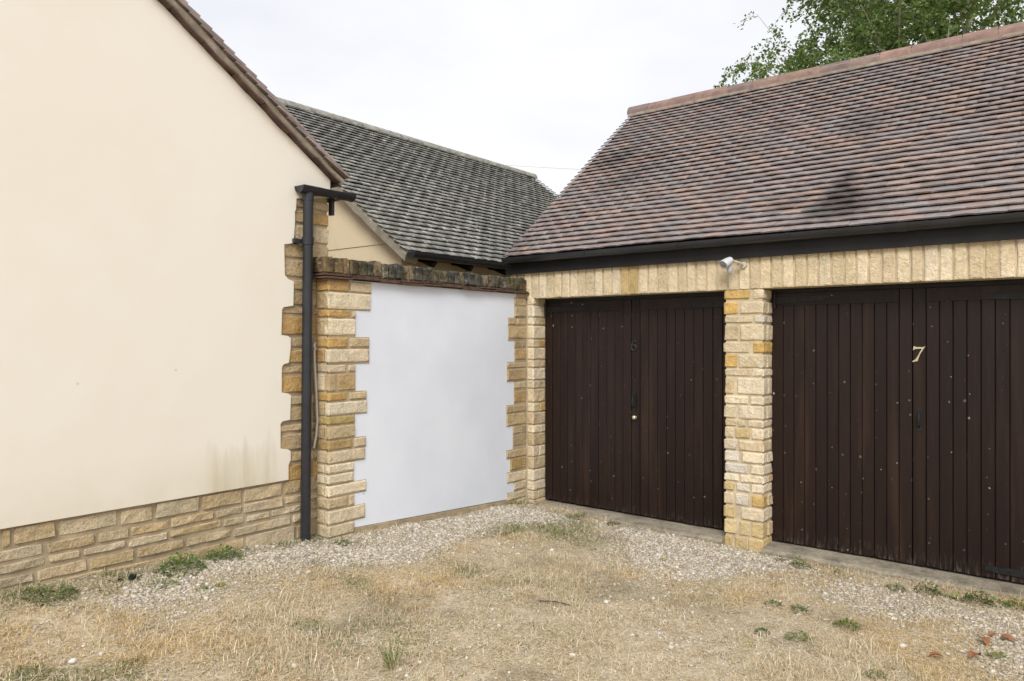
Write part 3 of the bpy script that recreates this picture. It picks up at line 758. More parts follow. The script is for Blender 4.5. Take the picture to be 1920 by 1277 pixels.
# doors
def chamfer_board(x0, x1, z0, z1, y0, th=.018, ch=.004):
    V = [(x0, y0 + ch, z0), (x0 + ch, y0, z0), (x1 - ch, y0, z0), (x1, y0 + ch, z0), (x1, y0 + th, z0), (x0, y0 + th, z0)]
    V += [(a, b_, z1) for a, b_, _ in V]
    return V, [(5,4,3,2,1,0), (6,7,8,9,10,11)] + [(i, (i+1) % 6, 6 + (i+1) % 6, 6 + i) for i in range(6)]
def strap(parent, x0, x1, z, y, h_=.042, tilt=0.0):
    b = MB(); s_ = 1 if x1 > x0 else -1
    b.prism([(x0, z - h_ / 2 * 1.2), (x1 - s_ * .05, z - h_ * .42 + tilt), (x1, z - h_ * .2 + tilt), (x1, z + h_ * .2 + tilt), (x1 - s_ * .05, z + h_ * .42 + tilt), (x0, z + h_ / 2 * 1.2)], 'Y', y - .008, y)
    for t in (.12, .4, .7, .92): xx = x0 + (x1 - x0) * t; b.tube([(xx, y - .007, z + tilt * t), (xx, y - .013, z + tilt * t)], .008, 6)
    b.tube([(x0, y - .012, z - .06), (x0, y - .012, z + .06)], .012, 8); b.build("strap_hinge", IRON, parent)
def leaf(x0, x1, zb0_, zb1_, stile_side, label, bw_=.091):
    zt = ZL - .035; y = YD
    zmid = lambda x: zb0_ + (zb1_ - zb0_) * (x - x0) / (x1 - x0)
    b = MB(); b.box(x0 + .004, x1 - .004, y + .016, y + .05, max(zb0_, zb1_) + .012, zt); d = b.build("garage_door", WOOD, gar); d["label"] = label
    st = .085; a, c = x0 + .003, x1 - .003; ztop = zt - .10
    if stile_side in 'LB':
        V, F = chamfer_board(a, a + st, zmid(a) + .008, zt, y - .004, .02, .003); mesh("stile", V, F, WOOD, d); a += st + .002
    if stile_side in 'RB':
        V, F = chamfer_board(c - st, c, zmid(c) + .008, zt, y - .004, .02, .003); mesh("stile", V, F, WOOD, d); c -= st + .002
    V, F = chamfer_board(a, c, ztop + .001, zt, y - .004, .02, .003); mesh("top_rail", V, F, WOOD, d)
    n = max(1, round((c - a) / bw_)); wd = (c - a) / n
    for i in range(n):
        xa, xb = a + i * wd, a + (i + 1) * wd
        V, F = chamfer_board(xa + .0015, xb - .0015, zmid((xa + xb) / 2) + .008 + random.uniform(-.003, .003), ztop - .001, y + random.uniform(-.0015, .0015), .018, .004); mesh("board", V, F, WOOD, d)
    return d
z6a, z6b = .094, .080
xm6 = onY(1184, 800, YD).x; xm7 = onY(1711, 800, YD).x
d1 = leaf(XJ + .004, xm6, .102, .088, '', "left leaf of the far garage door pair")
d2 = leaf(xm6, XP0 - .004, .088, .075, 'L', "right leaf of the far garage door pair, with dark number 6")
d3 = leaf(XP1 + .004, xm7, .058, .046, 'R', "left leaf of the near garage door pair")
d4 = leaf(xm7, XD1 - .004, .046, .032, 'L', "right leaf of the near garage door pair, with pale number 7")
for (x0, x1) in ((XJ + .003, XP0 - .003), (XP1 + .003, XD1 - .003)):
    b = MB(); b.box(x0, x1, YD + .004, YD + .07, ZL - .032, ZL - .002); b.box(x0, x0 + .004, YD + .02, YD + .07, .1, ZL - .033); b.build("door_head", BLACKW, gar)
zs = ZL - .16
strap(d1, XJ + .02, XJ + .50, ZL - .105, YD - .004); strap(d2, XP0 - .02, XP0 - .42, ZL - .105, YD - .004)
strap(d3, XP1 + .03, XP1 + .47, onY(1520, 562, YD).z, YD - .004, .045, .012); strap(d4, XD1 - .02, onY(1848, 560, YD).x, onY(1880, 556, YD).z, YD - .004)
strap(d4, XD1 - .02, onY(1847, 1068, YD).x, onY(1880, 1070, YD).z, YD - .004, .05)
def pull_handle(parent, px, py0, py1):
    a, c = onY(px, py0, YD - .006), onY(px, py1, YD - .006); x = a.x
    b = MB(); b.box(x - .016, x + .016, YD - .010, YD - .0045, c.z - .012, a.z + .012)
    L_ = a.z - c.z; b.tube([(x, YD - .012, a.z - L_ * .12), (x, YD - .034, a.z - L_ * .22), (x, YD - .04, a.z - L_ * .5), (x, YD - .034, c.z + L_ * .22), (x, YD - .012, c.z + L_ * .12)], [.007, .008, .010, .008, .007], 8)
    b.build("handle", IRON, parent, True, 40)
pull_handle(d2, 1189, 738, 768); pull_handle(d4, 1724, 768, 805)
BRASS = M("pale_brass", .35, .5); BRASS.b.inputs['Metallic'].default_value = .55; BRASS = BRASS.base(BRASS.mix((.72, .64, .48), (.5, .42, .28), BRASS.ramp(BRASS.noise(60, 3), (.4, 0.0), (.7, 1.0))))
kp = onY(1189, 783, YD - .03); b = MB()
b.tube([(kp.x, YD - .003, kp.z), (kp.x, YD - .014, kp.z), (kp.x, YD - .02, kp.z), (kp.x, YD - .034, kp.z), (kp.x, YD - .044, kp.z), (kp.x, YD - .047, kp.z)], [.016, .012, .019, .021, .015, .004], 12); b.build("knob", BRASS, d2, True, 50)
# number 7: flared top bar and tapering leg
p0 = onY(1723, 664, YD - .006); sz = .118
pts7 = [(-.36,.50),(-.40,.24),(-.36,.27),(-.26,.32),(.22,.35),(-.06,-.10),(-.22,-.32),(-.46,-.46),(-.40,-.50),(-.10,-.44),(-.06,-.40),(-.02,-.24),(.12,.04),(.46,.50),(.30,.44),(-.2,.45)]
b = MB(); b.prism([(p0.x + u * sz * .8, p0.z + v * sz) for u, v in pts7], 'Y', YD - .014, YD - .0042); b.build("number_seven", BRASS, d4)
p0 = onY(1189, 648, YD - .006); b = MB(); r_ = .026
ring = [(p0.x + r_ * math.cos(t), YD - .009, p0.z - .02 + r_ * math.sin(t)) for t in [2 * math.pi * k / 20 for k in range(21)]]
b.tube(ring, .007, 6, False); b.tube([(p0.x - r_, YD - .009, p0.z - .02), (p0.x - r_ * .92, YD - .009, p0.z + .01), (p0.x - .008, YD - .009, p0.z + .038), (p0.x + .014, YD - .009, p0.z + .044), (p0.x + .026, YD - .009, p0.z + .032)], .007, 6); b.build("number_six", mat_plain("dull_grey_metal", (.028, .031, .031), .55, .4, 40), d2, True, 50)

# ------------------------------------------------------------------ rainwater goods
def gutter_profile(r=.056, t=.003, n=9):
    o = [(-math.cos(math.pi * k / n) * r, -math.sin(math.pi * k / n) * r) for k in range(n + 1)]
    i = [(a * (r - t) / r, b_ * (r - t) / r) for a, b_ in o[::-1]]
    return o + i
YGU = YG - .095; ZGU = EV.z - .035
gut = thing("eaves_gutter", (XGL, YGU, ZGU), "long black half round gutter along the garage eaves", "gutter")
b = MB(); pf = gutter_profile(); b.prism([(YGU + u, ZGU + v) for u, v in pf], 'X', XV0 + .03, XGR + .02); b.prism([(YGU + u, ZGU + v) for u, v in gutter_profile(.058, .057)], 'X', XV0 + .025, XV0 + .031); b.build("channel", BLACKP, gut, True, 35)
def clip(x, w_=.022, r=.0605, nm="bracket"):
    b = MB(); b.prism([(YGU + u, ZGU + v + .002) for u, v in gutter_profile(r, .004)], 'X', x, x + w_)
    b.box(x + .002, x + w_ - .002, YGU + .055, YG - .0355, ZGU - .05, ZGU - .005); b.build(nm, BLACKP, gut, True, 35)
for px in (1098, 1270, 1478, 1738, 1905): clip(onY(px, 450, YGU).x)
clip(onY(1690, 420, YGU).x - .03, .075, .0625, "union_joint")
clip(XD1 + .3); clip(XD1 + 1.3)

XPI = XW + .065; PR_ = .038
pipe = thing("rainwater_pipe", (XPI, onX(573, 1000, XPI).y, .2), "black round downpipe on the corner of the cream house", "downpipe")
pt = onX(578, 372, XPI); pb = onX(572.5, 1012, XPI)
b = MB(); b.tube([(XPI, pt.y, pt.z + .04), (XPI, pt.y, pt.z - .02)], PR_ + .003, 16); b.tube([(XPI, pt.y, pt.z), (XPI, (pt.y + pb.y) / 2, (pt.z + pb.z) / 2), (XPI, pb.y, pb.z - .08)], PR_, 16); b.build("pipe", BLACKP, pipe, True, 40)
ck = onX(577, 452, XPI); b = MB(); b.tube([(XPI, ck.y, ck.z - .028), (XPI, ck.y, ck.z + .028)], PR_ + .007, 16)
b.box(XW + .006, XPI - .02, ck.y - .10, ck.y - .03, ck.z - .018, ck.z + .012); b.box(XW + .002, XW + .012, ck.y - .115, ck.y - .06, ck.z - .026, ck.z + .02); b.build("pipe_clip", BLACKP, pipe, True, 35)
cs = onX(580, 368, XPI); g0 = onX(557, 356, XPI); g1 = onX(663, 371, XPI)
zg = (onX(590, 358, XPI).z + onX(650, 368, XPI).z) / 2 + .016
b = MB(); n = 9
prof = lambda r: [(-math.cos(math.pi * k / n) * r, -math.sin(math.pi * k / n) * r) for k in range(n + 1)]
def gprism(b, y0, y1, r, t, z):
    o = prof(r); i = [(a * (r - t) / r, c * (r - t) / r) for a, c in o[::-1]]; b.prism([(XPI + .005 + u, z + v) for u, v in o + i], 'Y', y0, y1)
gprism(b, g0.y + .03, g1.y - .03, .052, .003, zg); b.build("gutter_return", BLACKP, pipe, True, 35)
b = MB(); gprism(b, pt.y - .085, pt.y + .085, .057, .005, zg); b.tube([(XPI, pt.y, zg - .05), (XPI, pt.y, pt.z + .0)], .042, 14); gprism(b, g0.y + .02, g0.y + .03, .053, .052, zg); b.build("outlet", BLACKP, pipe, True, 35)
b = MB(); gprism(b, g1.y - .16, g1.y - .125, .056, .004, zg); gprism(b, g1.y - .032, g1.y - .02, .054, .053, zg); b.build("stop_end", BLACKP, pipe, True, 35)
b = MB(); o = prof(.052); i = [(a * .94, c * .94) for a, c in o[::-1]]; b.prism([(YWC + .09 + u, zg + .004 + v) for u, v in o + i], 'X', XW - 3.0, XPI - .03); b.build("eaves_run", BLACKP, pipe, True, 35)
bk = onX(620, 372, XW + .02); b = MB(); b.box(XW - .012, XW + .03, YWC + .004, YWC + .028, bk.z - .13, bk.z + .03); b.build("bracket", BLACKP, pipe)

STEEL = M("galvanised_steel", .4, .5); STEEL.b.inputs['Metallic'].default_value = .6; STEEL = STEEL.base((.50, .48, .46))
YC_ = YP - .02
cd = thing("metal_conduit", (XW + .02, YC_, .8), "thin bare metal conduit with fitting between downpipe and boundary wall", "conduit")
cpts = [(589, 655), (590, 690), (593, 740), (595, 790), (593, 815), (588, 840)]
b = MB(); b.tube([onX(x, y, XW + .03) for x, y in cpts], .012, 10); b.build("tube", STEEL, cd, True, 50)
p = onX(588.5, 648, XW + .03); b = MB(); b.tube([p + Vector((0, 0, -.035)), p + Vector((0, 0, -.012))], .02, 6); b.tube([p + Vector((0, 0, -.010)), p + Vector((0, 0, .012))], .016, 10); b.tube([p + Vector((0, 0, .012)), p + Vector((0, 0, .022))], .020, 6); b.tube([p, p + Vector((-.025, 0, 0))], .012, 8); b.build("fitting", STEEL, cd, True, 40)

# ------------------------------------------------------------------ floodlight
fl = thing("floodlight", (-2.4, YG, 2.3), "small white oval security floodlight above the garage pier", "floodlight")
WPL = mat_plain("white_plastic", (.60, .61, .63), .4, .08, 6); GREYP = mat_plain("grey_plastic", (.42, .43, .46), .5, .1, 6)
GL = M("lamp_glass", .12, .6); GL = GL.base(GL.mix((.16, .17, .15), (.34, .35, .32), GL.ramp(GL.voro(120), (.2, 0.0), (.6, 1.0))))
fc = onY(1361, 493, YG - .14)
ax = Vector((-.42, -.62, -.46)).normalized(); sx = ax.cross(Vector((0, 0, 1))).normalized(); uy = sx.cross(ax).normalized()
LS = .72
def oval(c, a, bb, n=20): return [c + sx * (LS * a * math.cos(t)) + uy * (LS * bb * math.sin(t)) for t in [2 * math.pi * k / n for k in range(n)]]
def loft(rings, capa=True, capb=True):
    n = len(rings[0]); V = [v for r in rings for v in r]; F = []
    for i in range(len(rings) - 1):
        for k in range(n): F.append((i*n+k, i*n+(k+1) % n, (i+1)*n+(k+1) % n, (i+1)*n+k))
    if capa: F.append(tuple(range(n - 1, -1, -1)))
    if capb: F.append(tuple(range((len(rings)-1)*n, len(rings)*n)))
    return V, F
b = MB(); b.add(*loft([oval(fc - ax * .06, .028, .022), oval(fc - ax * .055, .048, .036), oval(fc - ax * .025, .066, .047), oval(fc + ax * .022, .073, .052), oval(fc + ax * .032, .073, .052), oval(fc + ax * .032, .064, .044), oval(fc + ax * .026, .062, .042)])); b.build("housing", WPL, fl, True, 45)
b = MB(); b.add(*loft([oval(fc + ax * .024, .0625, .0425), oval(fc + ax * .029, .058, .038), oval(fc + ax * .031, .03, .02)])); b.build("lens", GL, fl, True, 60)
b = MB(); sc_ = fc + Vector((.022, .03, -.058)); b.add(*loft([[sc_ + Vector((.022 * r_ * math.cos(t), .021 * r_ * math.sin(t), dz)) for t in [2 * math.pi * k / 14 for k in range(14)]] for r_, dz in ((.7, .045), (1, .02), (1, -.005), (.75, -.024), (.3, -.033))])); b.build("sensor", GREYP, fl, True, 50)
b = MB(); pa = fc - ax * .05 + Vector((.03, 0, -.01)); pw = Vector((fc.x + .10, YG - .004, fc.z - .012))
b.tube([pa, pa * .5 + pw * .5 + Vector((.01, -.02, 0)), pw], .009, 8); b.tube([pw + Vector((0, -.016, 0)), pw + Vector((0, .004, 0))], .026, 12); b.tube([pw + Vector((-.04, -.05, .008)), pw + Vector((.0, -.05, .008))], .011, 8)
b.build("arm", mat_plain("off_white_metal", (.6, .55, .45), .5, .3, 20), fl, True, 40)

# ================================================================== FAR HOUSE
FXE = -5.2
fe = onX(765, 467, FXE); FY0 = fe.y; FZE = fe.z
pv = onY(640, 345, FY0); FANG = math.atan2(pv.z - FZE, FXE - pv.x)
FZR = 4.685; FXR = FXE - (FZR - FZE) / math.tan(FANG); FY1 = 10.78
FXW = -5.5; FYW = onX(753, 480, FXW).y
far = thing("far_house", (FXW, FYW, 0), "cream house with lichened grey tiled roof behind the boundary wall", "house")
fz = lambda x: FZE + (FXE - x) * math.tan(FANG) if x > FXR else FZR - (FXR - x) * math.tan(FANG)
XFL = 2 * FXR - FXW
b = MB(); b.prism([(FXW, -.2), (XFL, -.2), (XFL, fz(XFL) - .09), (FXR, FZR - .09), (FXW, fz(FXW) - .09)], 'Y', FYW, FY1 - .15); b.build("wall", FARR, far)
zc_ = onY(680, 462, FYW).z
b = MB(); b.prism([(FXW + .004, zc_), (XFL, zc_), (XFL, fz(XFL) - .1), (FXR, FZR - .1), (FXW + .004, fz(FXW) - .1)], 'Y', FYW - .008, FYW - .001); b.build("upper_render", FARR, far)
dl = Vector((math.cos(FANG), 0, -math.sin(FANG))); dnl = Vector((math.sin(FANG), 0, math.cos(FANG))); FSL = (FZR - FZE) / math.sin(FANG)
RR = Vector((FXR, 0, FZR))
def fsl(b, s0, s1, h0, h1, y0, y1, mir=False):
    P = [RR + dl * s_ + dnl * h_ for s_, h_ in ((s0, h0), (s1, h0), (s1, h1), (s0, h1))]
    b.prism([((2 * FXR - p.x if mir else p.x), p.z) for p in P], 'Y', y0, y1)
b = MB(); fsl(b, 0, FSL - .03, -.09, -.04, FY0 + .06, FY1 - .04); fsl(b, 0, FSL, -.09, -.01, FY0, FY1, True); froof = b.build("roof", DECK, far)
b = MB(); n = 26; V = []
for i in range(n + 1):
    s_ = (FSL - .0) * i / n; j = random.uniform(-.008, .008)
    for (y, h_) in ((FY0 + .012 + j, -.015), (FY0 + .006 + j * .5, -.06), (FY0 + .03, -.135 + j), (FYW - .004, -.155), (FYW - .004, -.02)):
        p = RR + dl * s_ + dnl * h_; V.append((p.x, y, p.z))
F = []
for i in range(n):
    for k in range(5): F.append((i*5+k, i*5+(k+1) % 5, (i+1)*5+(k+1) % 5, (i+1)*5+k))
F += [tuple(range(5)), tuple(range(n*5+4, n*5-1, -1))]
b.add(V, F); b.build("verge_strip", PALEM, froof)
NF = 35; GF_ = FSL / NF; FV = []; FF = []
Rm = Matrix((Vector((0, 1, 0)), -dl, dnl)).transposed().to_4x4()
for r_ in range(NF):
    y = FY0 - .03 - (.1 if r_ % 2 else 0)
    while y < FY1:
        w_ = .2
        y0c, y1c = max(y, FY0 - .02), min(y + w_, FY1)
        if y1c - y0c > .03:
            V, F = tile_verts(y1c - y0c - .002, GF_ + .035, random.random())
            p = RR + dl * (FSL + .012 - r_ * GF_ + random.uniform(-.002, .002)) + dnl * (-.028 + random.uniform(-.001, .001)); p.y = (y0c + y1c) / 2
            mw = Matrix.Translation(p) @ Rm; n0 = len(FV)
            FV += [tuple(mw @ Vector((v[0], v[1], v[2]))) for v in V]; FF += [tuple(q + n0 for q in f) for f in F]
        y += w_
arr_mesh("roof_tile_field", FV, FF, FTILE, froof)["kind"] = "stuff"
y = FY0 - .02
while y < FY1:
    l_ = min(.45, FY1 - y); b = MB(); V = []; n = 8
    for yy in (y + .004, y + l_ - .004):
        for rr in (.085, .07):
            for k in range(n + 1): t = math.pi * k / n; V.append((FXR + math.cos(t) * rr, yy, FZR - .05 + math.sin(t) * rr))
    k1 = n + 1; F = []
    for k in range(n): F += [(k, k+1, 2*k1+k+1, 2*k1+k), (k1+k, 3*k1+k, 3*k1+k+1, k1+k+1), (k, k1+k, k1+k+1, k+1), (2*k1+k, 2*k1+k+1, 3*k1+k+1, 3*k1+k)]
    b.add(V, F); b.build("ridge_tile", GREYRIDGE, froof, True, 40); y += l_
fg = thing("far_gutter", (FXE + .03, FY0, FZE), "short black gutter below the lichened grey roof", "gutter")
b = MB(); o = prof(.058); i_ = [(a * .94, c * .94) for a, c in o[::-1]]; b.prism([(FXE + .03 + u, FZE - .028 + v) for u, v in o + i_], 'Y', FY0 + .02, 7.6); b.prism([(FXE + .03 + u, FZE - .028 + v) for u, v in o], 'Y', FY0 + .014, FY0 + .021); b.build("channel", BLACKP, fg, True, 35)
for px in (790, 812, 868, 935):
    c = onX(px, 490, FXE + .03).y; b = MB(); b.prism([(FXE + .03 + u * 1.06, FZE - .028 + v * 1.06) for u, v in o + i_], 'Y', c, c + .03); b.build("bracket", BLACKP, fg, True, 35)
for px in (803, 872, 940):
    c = onX(px, 495, FXE - .12).y; b = MB(); b.prism([(FXW - .003, FZE - .06), (FXE - .04, FZE - .06), (FXE - .02, FZE - .10), (FXE - .06, FZE - .14), (FXW - .003, FZE - .02 - .02)], 'Y', c - .025, c + .025)
    b.V = [(x, y, z) for x, y, z in b.V]; b.build("rafter_foot", BLACKW, far)
b = MB(); b.box(FXW - .004, FXE - .03, FYW + .03, FY1 - .2, FZE - .045, FZE - .03); b.build("soffit", BLACKW, far)

# ================================================================== PEBBLES, STRAW (uncountable)
def sample(n, fn, xr, yr):
    x = rng.uniform(*xr, n); y = rng.uniform(*yr, n); k = rng.random(n) < fn(x, y); return x[k], y[k]
def visible(x, y):
    px = x * RIGHT.x + y * RIGHT.y; d = x * FWD.x + y * FWD.y
    return (d > 2.6) & (np.abs(px / np.maximum(d, .1)) < .92) & (y < YG - .045) & (x > XW + .0) & ((y < YP - .01) | (x > XC + .02)) & (d < 11)
ico = []; ph = (1 + 5 ** .5) / 2
for a in (-1, 1):
    for c in (-ph, ph): ico += [(0, a, c), (a, c, 0), (c, 0, a)]
ico = np.array(ico, float); ico /= np.linalg.norm(ico[0])
fi = []
for i in range(12):
    for j in range(i + 1, 12):
        for k in range(j + 1, 12):
            if max(np.linalg.norm(ico[i]-ico[j]), np.linalg.norm(ico[j]-ico[k]), np.linalg.norm(ico[i]-ico[k])) < 1.1:
                nrm = np.cross(ico[j]-ico[i], ico[k]-ico[i]); fi.append((i, j, k) if nrm @ ico[i] > 0 else (i, k, j))
fi = np.array(fi)
gx, gy = sample(430000, lambda x, y: np.where(visible(x, y), np.clip(gravel(x, y) ** 1.2 * .9 + .035 + .10 * smooth((fbm(x * 1.3, y, 2.1) - .55) * 6), 0, 1), 0), (-4.8, 1.5), (.8, 6.1))
N = min(len(gx), 98000); gx, gy = gx[:N], gy[:N]
sz = np.sort(rng.lognormal(math.log(.0056), .42, N).clip(.0028, .017))[::-1]
octa = np.array([(1, 0, 0), (-1, 0, 0), (0, 1, 0), (0, -1, 0), (0, 0, 1), (0, 0, -1)], float)
of = np.array([(0, 2, 4), (2, 1, 4), (1, 3, 4), (3, 0, 4), (2, 0, 5), (1, 2, 5), (3, 1, 5), (0, 3, 5)])
PV, PF, PC = [], [], []; off = 0; NB = 24000
pcs = np.array([(.49, .43, .345), (.57, .52, .44), (.41, .355, .28), (.63, .59, .52), (.33, .29, .23), (.50, .43, .33)])
for (a0, a1, tmpl, tf) in ((0, NB, ico, fi), (NB, N, octa, of)):
    n_ = a1 - a0; k_ = len(tmpl); q = sz[a0:a1]; ang = rng.uniform(0, 2 * math.pi, n_)
    sc = np.stack([q * rng.uniform(.9, 1.5, n_), q * rng.uniform(.7, 1.1, n_), q * rng.uniform(.45, .85, n_)], 1)
    P = tmpl[None] * (1 + rng.uniform(-.25, .25, (n_, k_, 1))) * sc[:, None]
    ca, sa = np.cos(ang)[:, None], np.sin(ang)[:, None]; X_, Y_ = gx[a0:a1], gy[a0:a1]
    PV.append(np.stack([P[:, :, 0] * ca - P[:, :, 1] * sa + X_[:, None], P[:, :, 0] * sa + P[:, :, 1] * ca + Y_[:, None], P[:, :, 2] + (ground_z(X_, Y_) + q * .3)[:, None]], 2).reshape(-1, 3))
    PF.append((tf[None] + (off + np.arange(n_) * k_)[:, None, None]).reshape(-1, 3)); off += n_ * k_
    PC.append(np.repeat(pcs[rng.integers(0, 6, n_)] * rng.uniform(.82, 1.1, (n_, 1)), k_, 0))
PV, PF, PC = np.concatenate(PV), np.concatenate(PF), np.concatenate(PC)
grv = arr_mesh("gravel", PV, PF, mat_attr("limestone_chippings", .95), None, PC); tag(grv, "pale limestone gravel lying along the walls and thresholds", "gravel", None, "stuff")

def straw_density(x, y):
    g = gravel(x, y); d = (1 - g) ** 1.3 * np.clip(.22 + 1.6 * (fbm(x - 7, y + 3, 2.7) - .30) * (.5 + vnoise(x, y, 11)), .14, 1) + .015
    return np.where(visible(x, y), np.clip(d, 0, 1), 0)
bx, by = sample(760000, straw_density, (-4.75, 1.6), (.8, 6.05)); N = len(bx)
gr = green(bx, by); isg = rng.random(N) < gr * .75 + .012
tuft = smooth((fbm(bx + 3, by - 2, 3.3) - .45) * 5)
ln_ = rng.lognormal(math.log(.026), .48, N).clip(.008, .10) * (.7 + .7 * tuft); flat = rng.random(N) < .76 - .35 * tuft
el = np.where(flat, rng.uniform(.03, .35, N), rng.uniform(.5, 1.35, N)); az = rng.uniform(0, 2 * math.pi, N)
dirv = np.stack([np.cos(az) * np.cos(el), np.sin(az) * np.cos(el), np.sin(el)], 1); side = np.stack([-np.sin(az), np.cos(az), np.zeros(N)], 1)
wd = rng.uniform(.0009, .0020, N) * np.where(isg, 1.35, 1)
p0 = np.stack([bx, by, ground_z(bx, by) + np.where(flat, rng.uniform(.002, .014, N), -.002)], 1)
mid = p0 + dirv * (ln_ * .55)[:, None]; tip = p0 + dirv * ln_[:, None] + np.stack([rng.normal(0, .2, N) * ln_, rng.normal(0, .2, N) * ln_, -ln_ * rng.uniform(.05, .22, N)], 1)
sv = side * wd[:, None]
BV = np.stack([p0 - sv, p0 + sv, mid + sv * .8, mid - sv * .8, tip], 1).reshape(-1, 3)
BV[:, 2] = np.maximum(BV[:, 2], gz(BV[:, 0], BV[:, 1]) - .01)
k5 = (np.arange(N) * 5)[:, None]
BF = np.concatenate([k5 + [0, 1, 2], k5 + [0, 2, 3], k5 + [3, 2, 4]], 0)
straws = np.array([(.68, .56, .40), (.75, .66, .51), (.60, .475, .32), (.56, .43, .27), (.79, .72, .59), (.64, .50, .33)])
greens = np.array([(.13, .17, .05), (.19, .22, .075), (.26, .26, .10), (.10, .15, .04)])
warm = fbm(bx + 50, by, 1.3)
sc_ = straws[rng.integers(0, 6, N)] * rng.uniform(.8, 1.14, (N, 1)); sc_ = sc_ * (1 - .2 * dark(bx, by)[:, None]) ; sc_[:, 2] *= 1 - .24 * smooth((warm - .43) * 5); sc_[:, 1] *= 1 - .08 * smooth((warm - .43) * 5)
bc = np.where(isg[:, None], greens[rng.integers(0, 4, N)] * rng.uniform(.8, 1.25, (N, 1)), sc_)
gs = arr_mesh("dry_grass", BV, BF, mat_attr("dry_grass_blades", .85, .15), None, np.repeat(bc, 5, 0)); tag(gs, "short parched straw coloured grass on the forecourt", "grass", None, "stuff")
print("pebbles", len(gx), "blades", N)

# ================================================================== WEEDS, LEAVES, SMALL THINGS
GREENM = mat_attr("weed_leaf", .6, .25)
def weed(px, py, width, height, label, style='bush', n=90, tint=(.10, .19, .035)):
    c = at_ground(px, py); V = []; F = []; C = []; r = random.Random(px * 7 + py)
    def leaf_(p, d, l_, w_, col):
        d = d.normalized(); s_ = d.cross(Vector((0, 0, 1)))
        s_ = s_.normalized() if s_.length > .05 else Vector((1, 0, 0)); u = s_.cross(d); k = len(V)
        V.extend([p, p + d * l_ * .45 + s_ * w_ + u * w_ * .3, p + d * l_ * .45 - s_ * w_ + u * w_ * .3, p + d * l_ - u * l_ * .12, p + d * l_ * .5 - u * .0])
        F.extend([(k, k + 1, k + 4), (k, k + 4, k + 2), (k + 1, k + 3, k + 4), (k + 4, k + 3, k + 2)]); C.extend([col] * 5)
    n = int(n * 1.5) if style == 'bush' else n
    for i in range(n):
        a = r.uniform(0, 6.283); q = math.sqrt(r.random()); kk = r.uniform(.7, 1.5); yl = r.random() ** 3; col = [tint[0] * kk * (1 + .7 * yl), tint[1] * kk * (1 + .15 * yl), tint[2] * kk * r.uniform(.8, 1.5)]
        if style == 'tuft':
            p = Vector((math.cos(a) * q * width * .35, math.sin(a) * q * width * .35, 0)); d = Vector((math.cos(a) * .25 + r.gauss(0, .1), math.sin(a) * .25 + r.gauss(0, .1), 1))
            leaf_(p, d, height * r.uniform(.5, 1.05), .0028, col)
        elif style == 'rosette':
            el_ = r.uniform(.12, .6); leaf_(Vector((0, 0, .008)), Vector((math.cos(a), math.sin(a), el_)), width * .5 * r.uniform(.6, 1.1), width * .10, col)
        else:
            h_ = height * (1 - q ** 2) * r.uniform(.1, 1.0); p = Vector((math.cos(a) * q * width / 2, math.sin(a) * q * width / 2, h_ + .004))
            l_ = r.uniform(.012, .030) * (1.1 if width > .2 else .9); leaf_(p, Vector((math.cos(a) + r.gauss(0, .6), math.sin(a) + r.gauss(0, .6), r.uniform(-.2, .9))), l_, l_ * .32, col)
            if i % 5 == 0: leaf_(Vector((p.x * .4, p.y * .4, 0)), p - Vector((p.x * .4, p.y * .4, 0)), max(p.length, .02), .0015, [t * .8 for t in tint])
    o = arr_mesh("weed", [tuple(v) for v in V], F, GREENM, None, np.array(C)); o.location = c - Vector((0, 0, .006)); tag(o, label, "weed", "weeds growing on the forecourt")
G1, G2, G3 = (.115, .19, .045), (.09, .14, .045), (.16, .22, .06)
weed(338, 1070, .28, .13, "largest bright green leafy weed clump at the foot of the plinth", n=260, tint=G1)
weed(420, 1047, .22, .09, "second green weed clump along the plinth, nearer the downpipe", n=130, tint=G1)
weed(300, 1098, .20, .05, "low straggly weed just in front of the largest plinth clump", n=60, tint=G3)
weed(380, 1108, .07, .06, "tiny pale green seedling on gravel before the plinth clump", n=16, tint=G3)
weed(415, 1103, .09, .05, "yellow green seedling on the gravel below the downpipe's plinth weed", n=18, tint=(.22, .26, .05))
weed(85, 1120, .30, .07, "leftmost low weed patch against the plinth", n=120, tint=G2)
weed(640, 1020, .12, .035, "small weed at the foot of the toothed stone pier", n=60, tint=G1)
weed(1150, 985, .13, .06, "small weed at the edge of the left threshold", n=60, tint=G2)
weed(1245, 1052, .05, .06, "single yellow green seedling on gravel before the left doors", n=12, tint=(.24, .27, .05))
weed(1500, 1063, .14, .085, "leafy weed just right of the middle pier foot", n=90, tint=G1)
weed(1463, 1052, .07, .05, "little sprig between the middle pier and leafy weed", n=24, tint=G2)
weed(1572, 1077, .08, .035, "small low sprig on the front edge of the right threshold", n=30, tint=G1)
weed(1680, 1105, .12, .05, "low dark weed midway along the right threshold", n=60, tint=G2)
weed(1738, 1112, .16, .10, "upright dark weed beside the broad leaved rosette", n=110, tint=G2)
weed(1788, 1122, .15, .05, "broad leaved pale green rosette by the right threshold", 'rosette', 13, (.16, .25, .07))
weed(1832, 1130, .17, .10, "bushy weed right of the broad leaved rosette", n=130, tint=G2)
weed(1872, 1136, .14, .05, "trailing low weed between bushy weed and picture edge", n=60, tint=G1)
weed(1908, 1140, .15, .07, "bright weed clump at the right picture edge by the threshold", n=90, tint=G1)
weed(1500, 1148, .16, .045, "dark green weed in the straw below the middle pier", n=80, tint=G2)
weed(1450, 1135, .12, .03, "flat weed left of the dark weed in straw", n=45, tint=G2)
weed(1590, 1175, .14, .045, "bright low weed in straw before the right doors", n=90, tint=G1)
weed(1500, 1196, .15, .04, "yellowish green weed lowest below the middle pier", n=80, tint=G3)
